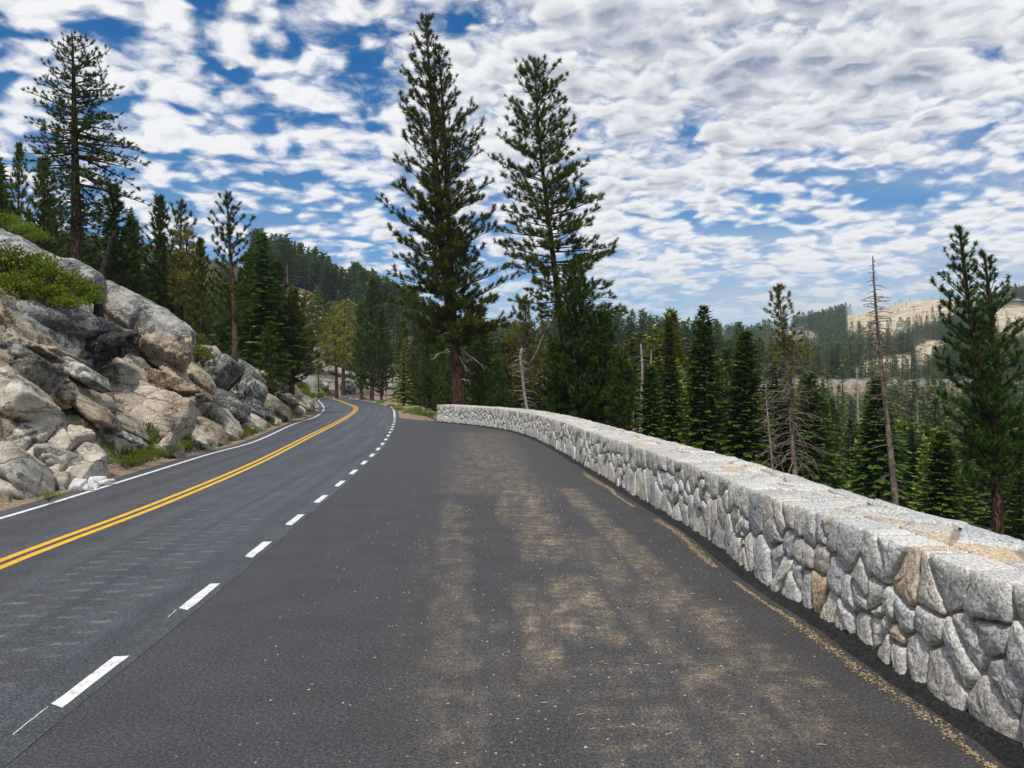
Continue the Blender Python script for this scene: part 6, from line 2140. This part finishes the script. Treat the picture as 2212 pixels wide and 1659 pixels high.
def bush(kind, label, px_, py, size, group=None, Y=None, squash=1.0, rng=RNG, loc=None):
    p = loc if loc is not None else (hit(px_, py) if Y is None else W(px_, py, Y))
    if loc is None and Y is None:
        p = np.array([0, 0, H]) + (p - np.array([0, 0, H])) * 0.955
    r = empty('bush', label, 'bush', tuple(p), rng.uniform(0, 6.28), (size, size, size * squash), group)
    m_ = rng.choice(BUSH[kind])
    for nm, d in (('leaves', m_[0]), ('stems', m_[1])):
        o = bpy.data.objects.new(nm, d)
        COL.objects.link(o)
        o.parent = r
    return r


# the big spreading bush on the upper slabs, and the strip above it
for px_, py, Y, s_, lab in ((10, 588, 23.5, 1.15, 'green bush at the left edge on the upper granite slab'), (70, 600, 23.5, 1.1, 'green bush next to the one at the left edge'), (118, 622, 23.2, 1.05, 'green bush in the middle of the bushes on the slab'),
                         (160, 640, 23.0, .85, 'green bush near the right end of the bushes on the slab'), (186, 655, 22.8, .55, 'rightmost green bush on the slab beside the charred trunk'), (50, 640, 22.3, .95, 'low green bush over the overhanging slab'),
                         (-5, 632, 22.3, .95, 'low green bush at the left edge over the overhanging slab'), (104, 655, 22.3, .8, 'small green bush hanging over the lip of the overhanging slab'), (150, 662, 22.2, .6, 'smallest green bush on the lip of the overhanging slab')):
    bush('shrub', lab, px_, py, s_, 'bushes on the granite slabs', Y=Y, squash=1.05)
for px_, py, s_, lab in ((15, 494, .8, 'bright green bush at the left edge on the top of the slab'), (52, 505, .7, 'bright green bush second from the left on the top of the slab'), (84, 522, .6, 'smallest bright green bush on the top of the slab')):
    bush('lime', lab, px_, py, s_, 'bright bushes along the top of the slab', Y=27)
for px_, py, s_, lab in ((430, 650, .9, 'bush behind the granite dome under the yellowish pine'), (405, 625, .8, 'bush peeping over the granite dome'), (440, 720, 1.0, 'large bush at the end of the granite dome'), (462, 690, .9, 'bush left of the upswept pine trunk'),
                         (425, 770, .8, 'bush hanging down between the dome and the dark blocks'), (412, 738, .7, 'bush at the nose of the granite dome'), (475, 742, .8, 'bush above the dark overhang'), (520, 760, .9, 'bush right of the upswept pine trunk'),
                         (555, 775, .9, 'bush above the dark jointed blocks'), (590, 800, .9, 'bush over the tan slabs'), (625, 822, .8, 'bush at the foot of the nearest roadside pine'), (655, 838, .8, 'bush beside the last roadside boulder'), (672, 850, .7, 'last bush before the road bend'),
                         (370, 640, .7, 'bush in the notch behind the granite dome'), (325, 600, .7, 'bush behind the rim of the granite dome'), (300, 580, .6, 'small bush on the rim right of the charred trunk'), (195, 530, .5, 'low bush at the foot of the reddish trunk')):
    bush('shrub', lab, px_, py + 8, s_ * 1.35, 'bushes on the left bank')
for px_, py, s_, lab in ((170, 918, .22, 'small plant growing in the crack of the tan slab'), (232, 1002, .28, 'small plant at the foot of the pale face'), (105, 1078, .3, 'small plant at the foot of the cliff at the left edge')):
    bush('fine', lab, px_, py, s_, 'small plants in the rock')
# along the shoulder
for px_, py, s_, lab in ((285, 1003, .50, 'nearest green clump on the shoulder beyond the white rocks'), (312, 996, .52, 'second green clump on the shoulder'), (342, 986, .52, 'third green clump on the shoulder'), (372, 976, .48, 'fourth green clump on the shoulder'),
                         (402, 968, .42, 'fifth green clump on the shoulder'), (455, 962, .35, 'small yellowish clump on the shoulder past the green clumps'), (520, 945, .6, 'round green clump below the pale tilted slabs'), (545, 936, .55, 'farther round green clump below the tan slabs')):
    bush('fine', lab, px_, py, s_, 'green clumps along the shoulder', squash=1.1)
# right of the road, before the wall
for px_, Y, s_, lab in ((925, 55, .75, 'bright green bush against the end of the stone wall'), (905, 57, .75, 'bright green bush next to the end of the wall'), (885, 60, .7, 'third bright green bush from the end of the wall'), (862, 66, .75, 'fourth bright green bush from the end of the wall'),
                        (845, 74, .7, 'fifth bright green bush from the end of the wall'), (822, 88, .8, 'low bright bush below the trunks at the bend'), (785, 112, .8, 'farthest bright bush at the road bend'), (940, 53.5, .55, 'small bright bush behind the corner of the wall'), (900, 63, .8, 'bright bush in the second row behind the wall end')):
    x = (px_ - CX) / F * Y
    bush('lime', lab, 0, 0, s_, 'bright bushes beyond the end of the wall', loc=(x, Y, tz(x, Y) - .1))
# shade-loving shrubs that carpet the slopes under the trees
for px_, Y, s_, lab in ((668, 92, 1.3, 'dark bush at the inside of the road bend'), (690, 125, 1.6, 'bush under the small lime sapling'), (640, 75, 1.2, 'bush above the last roadside boulder'), (705, 140, 1.6, 'bush among the pale rocks above the bend'),
                        (735, 165, 1.8, 'bush under the golden pines'), (760, 175, 1.8, 'farthest bush behind the road bend'), (612, 62, 1.0, 'bush over the tilted tan slabs'), (655, 85, 1.2, 'bush between the last boulder and the bend')):
    x = (px_ - CX) / F * Y
    bush('shrub', lab, 0, 0, s_, 'bushes around the road bend', loc=(x, Y, tz(x, Y) - .1))
rs = random.Random(77)
spots = []
while len(spots) < 60:
    px_ = rs.uniform(-60, 660)
    Y = rs.uniform(26, 95)
    x = (px_ - CX) / F * Y
    d_, a_ = sdist(np.array([x]), np.array([Y]), LLc)
    if d_[0] < CUT_H(np.interp(a_[0], _s, LLc[:, 1])) / 1.12 + 2.0:
        continue
    near_ = 'near' if Y < 45 else 'middle' if Y < 68 else 'far'
    spots.append(([t for a, t in MARKS if px_ >= a][-1], near_, px_, x, Y))
cnt = {}
for t_, near_, px_, x, Y in sorted(spots, key=lambda q: q[2]):
    k = (t_, near_)
    cnt[k] = cnt.get(k, 0) + 1
    n_ = sum(1 for q in spots if (q[0], q[1]) == k)
    o_ = '' if n_ == 1 else ', ' + (['leftmost', 'second from left', 'third from left', 'fourth from left', 'fifth from left', 'sixth from left', 'seventh from left'][min(cnt[k] - 1, 6)] if cnt[k] < n_ else 'rightmost')
    bush('shrub', '%s green understorey bush %s%s' % ({'near': 'nearer', 'middle': 'middle', 'far': 'farther'}[near_], t_, o_), 0, 0, rs.uniform(.7, 1.4), 'understorey bushes under the left pines', loc=(x, Y, tz(x, Y) - .1), rng=rs)


def grass():
    rng = np.random.RandomState(8)
    b = Buf()
    P, hgt = [], []
    for x0, y0, x1, y1, n, h in ((268, 1008, 420, 968, 1500, .22), (430, 966, 560, 936, 1100, .20), (20, 1092, 130, 1080, 220, .14), (225, 1016, 262, 1006, 200, .15), (560, 935, 640, 902, 500, .2)):
        t = rng.rand(n)
        px_, py = x0 + (x1 - x0) * t + rng.normal(0, 4, n), y0 + (y1 - y0) * t + rng.normal(0, 3.2, n)
        Y = F * H / (py - CY)
        P.append(np.c_[(px_ - CX) / F * Y, Y])
        hgt.append(h * rng.uniform(.5, 1.3, n) * (0.6 + Y / 40))
    P, hgt = np.vstack(P), np.concatenate(hgt)
    dl = sdist(P[:, 0], P[:, 1], LLc)[0]
    k = dl > 0.75
    P, hgt = P[k], hgt[k]
    Z = np.maximum(terrain(P[:, 0], P[:, 1]), -.05)
    B = np.c_[P, Z]
    n = len(B)
    D = nrm(np.c_[rng.normal(0, .35, n), rng.normal(0, .35, n), np.ones(n)])
    blades(b, B, D, nrm(np.c_[rng.normal(0, 1, n), -np.ones(n), rng.normal(0, .2, n)]), hgt, 0.035 + 0 * hgt, rng.rand(n) ** 1.4)
    V, Fs, T = b.arrays()
    o = mk('grass', V, Fs, M['grass'], attrs={'tint': T})
    o['kind'] = 'stuff'
    # dry grass and needles on the ledges
    b = Buf()
    P = []
    for poly, n in ((zoom1((790, 950), (900, 960), (1060, 1080), (1120, 1180), (1000, 1120), (880, 1020)), 900), (zoom2((280, 210), (420, 250), (640, 330), (600, 350), (420, 300)), 500), (zoom2((1200, 180), (1400, 230), (1650, 320), (1700, 400), (1450, 390), (1260, 320)), 900), (zoom1((0, 800), (60, 1020), (140, 1150), (0, 1160)), 400), (zoom2((150, 310), (420, 430), (640, 560), (600, 580), (300, 440)), 600), (zoom1((1250, 1180), (1600, 1290), (1600, 1380), (1400, 1300)), 400)):
        poly = np.array(poly)
        i, j, l = poly[rng.randint(0, len(poly), n)], poly[rng.randint(0, len(poly), n)], rng.rand(n, 1)
        q = (i * l + j * (1 - l)) * .75 + poly.mean(0) * .25
        P.append(np.array([hit(*a) for a in q]))
    P = np.vstack(P)
    n = len(P)
    P = P + (np.array([0, 0, H]) - P) * 0.03 + np.c_[0 * P[:, 0], 0 * P[:, 0], np.full(n, -.05)]
    D = nrm(np.c_[rng.normal(0, .8, n), rng.normal(-.3, .6, n), rng.uniform(.2, 1, n)])
    blades(b, P, D, rdir(rng, n), rng.uniform(.06, .15, n), np.full(n, .02), rng.rand(n))
    V, Fs, T = b.arrays()
    o = mk('dry_grass', V, Fs, M['drygrass'], attrs={'tint': T})
    o['kind'] = 'stuff'


grass()


def litter():
    rng = np.random.RandomState(9)
    # pale chips and grit on the apron
    b = Buf()
    n = 1500
    y = 2.6 + 14 * rng.rand(n) ** 1.5
    x = rng.normal(0.7, 1.1, n)
    x = np.where(rng.rand(n) < .25, rng.uniform(-2.2, 2.4, n), x)
    k = (x > -2.6) & (x < np.interp(y, WB[:, 1], WB[:, 0]) - .3)
    P = np.c_[x, y, np.full(n, .001)][k]
    pebbles(b, P, rng.uniform(.003, .012, len(P)) * (1 + .03 * P[:, 1]), rng, .35)
    o = b.build('wood_chips', M['chips'], tint=False)
    o['kind'] = 'stuff'
    # larger splinters
    b = Buf()
    for i in range(34):
        y = rng.uniform(3.2, 10)
        x = rng.normal(0.9, .8)
        a = rng.uniform(-.5, .5)
        L = rng.uniform(.02, .07)
        d = np.array([math.cos(a), math.sin(a), 0]) * L
        c = np.array([x, y, .004])
        b.add(*tube(np.array([c - d / 2, c + np.array([0, 0, .004]), c + d / 2]), (.0015, .0035, .0015), 4))
    o = b.build('wood_splinters', M['chips'], tint=False)
    o['kind'] = 'stuff'
    # stones and needles on the road shoulder
    b = Buf()
    n = 5200
    t = rng.rand(n)
    i0, i1 = np.argmax(LL[:, 1] > 6), np.argmax(LL[:, 1] > 110)
    i = (i0 + t * (i1 - i0)).astype(int)
    c = LL[i] + side(LL)[i] * (0.45 + np.abs(rng.normal(0, .45, n)))[:, None]
    P = np.c_[c, np.maximum(terrain(c[:, 0], c[:, 1]), -.06) + .004]
    k = P[:, 1] > 8
    P = P[k]
    pebbles(b, P, rng.uniform(.008, .05, len(P)) ** 1.0 * (rng.rand(len(P)) ** 2 + .25), rng, .6)
    o = b.build('gravel', M['sand'], tint=False)
    o['kind'] = 'stuff'
    b = Buf()
    n = 2600
    Y = rng.uniform(46, 110, n)
    c = np.array([RL[np.argmin(abs(RL[:, 1] - y_))] for y_ in Y]) - np.c_[-rng.uniform(.3, 3.2, n) * 0, 0 * Y]
    c[:, 0] += rng.uniform(.4, 3.4, n)
    P = np.c_[c, np.maximum(terrain(c[:, 0], c[:, 1]), -.06) + .004]
    pebbles(b, P, rng.uniform(.02, .09, n) * rng.rand(n), rng, .6)
    o = b.build('gravel', M['sand'], tint=False)
    o['kind'] = 'stuff'


litter()


# ------------------------------------------------------------------ the air: thin blue haze over the valley
def air():
    m = bpy.data.materials.new('air')
    m.use_nodes = True
    t = NT(m.node_tree)
    v = t.n('ShaderNodeVolumePrincipled', {'Color': (0.72, 0.84, 1.0), 'Density': 0.00020, 'Anisotropy': 0.2})
    t.n('ShaderNodeOutputMaterial', {'Volume': v.outputs[0]})
    a, z0, z1 = 2700.0, -75.0, 175.0
    V = [(x, y, z) for z in (z0, z1) for x, y in ((-a, -a), (a, -a), (a, a), (-a, a))]
    o = mk('haze', V, [np.array([(0, 3, 2, 1), (4, 5, 6, 7), (0, 1, 5, 4), (1, 2, 6, 5), (2, 3, 7, 6), (3, 0, 4, 7)])], m)
    o['kind'] = 'stuff'


air()
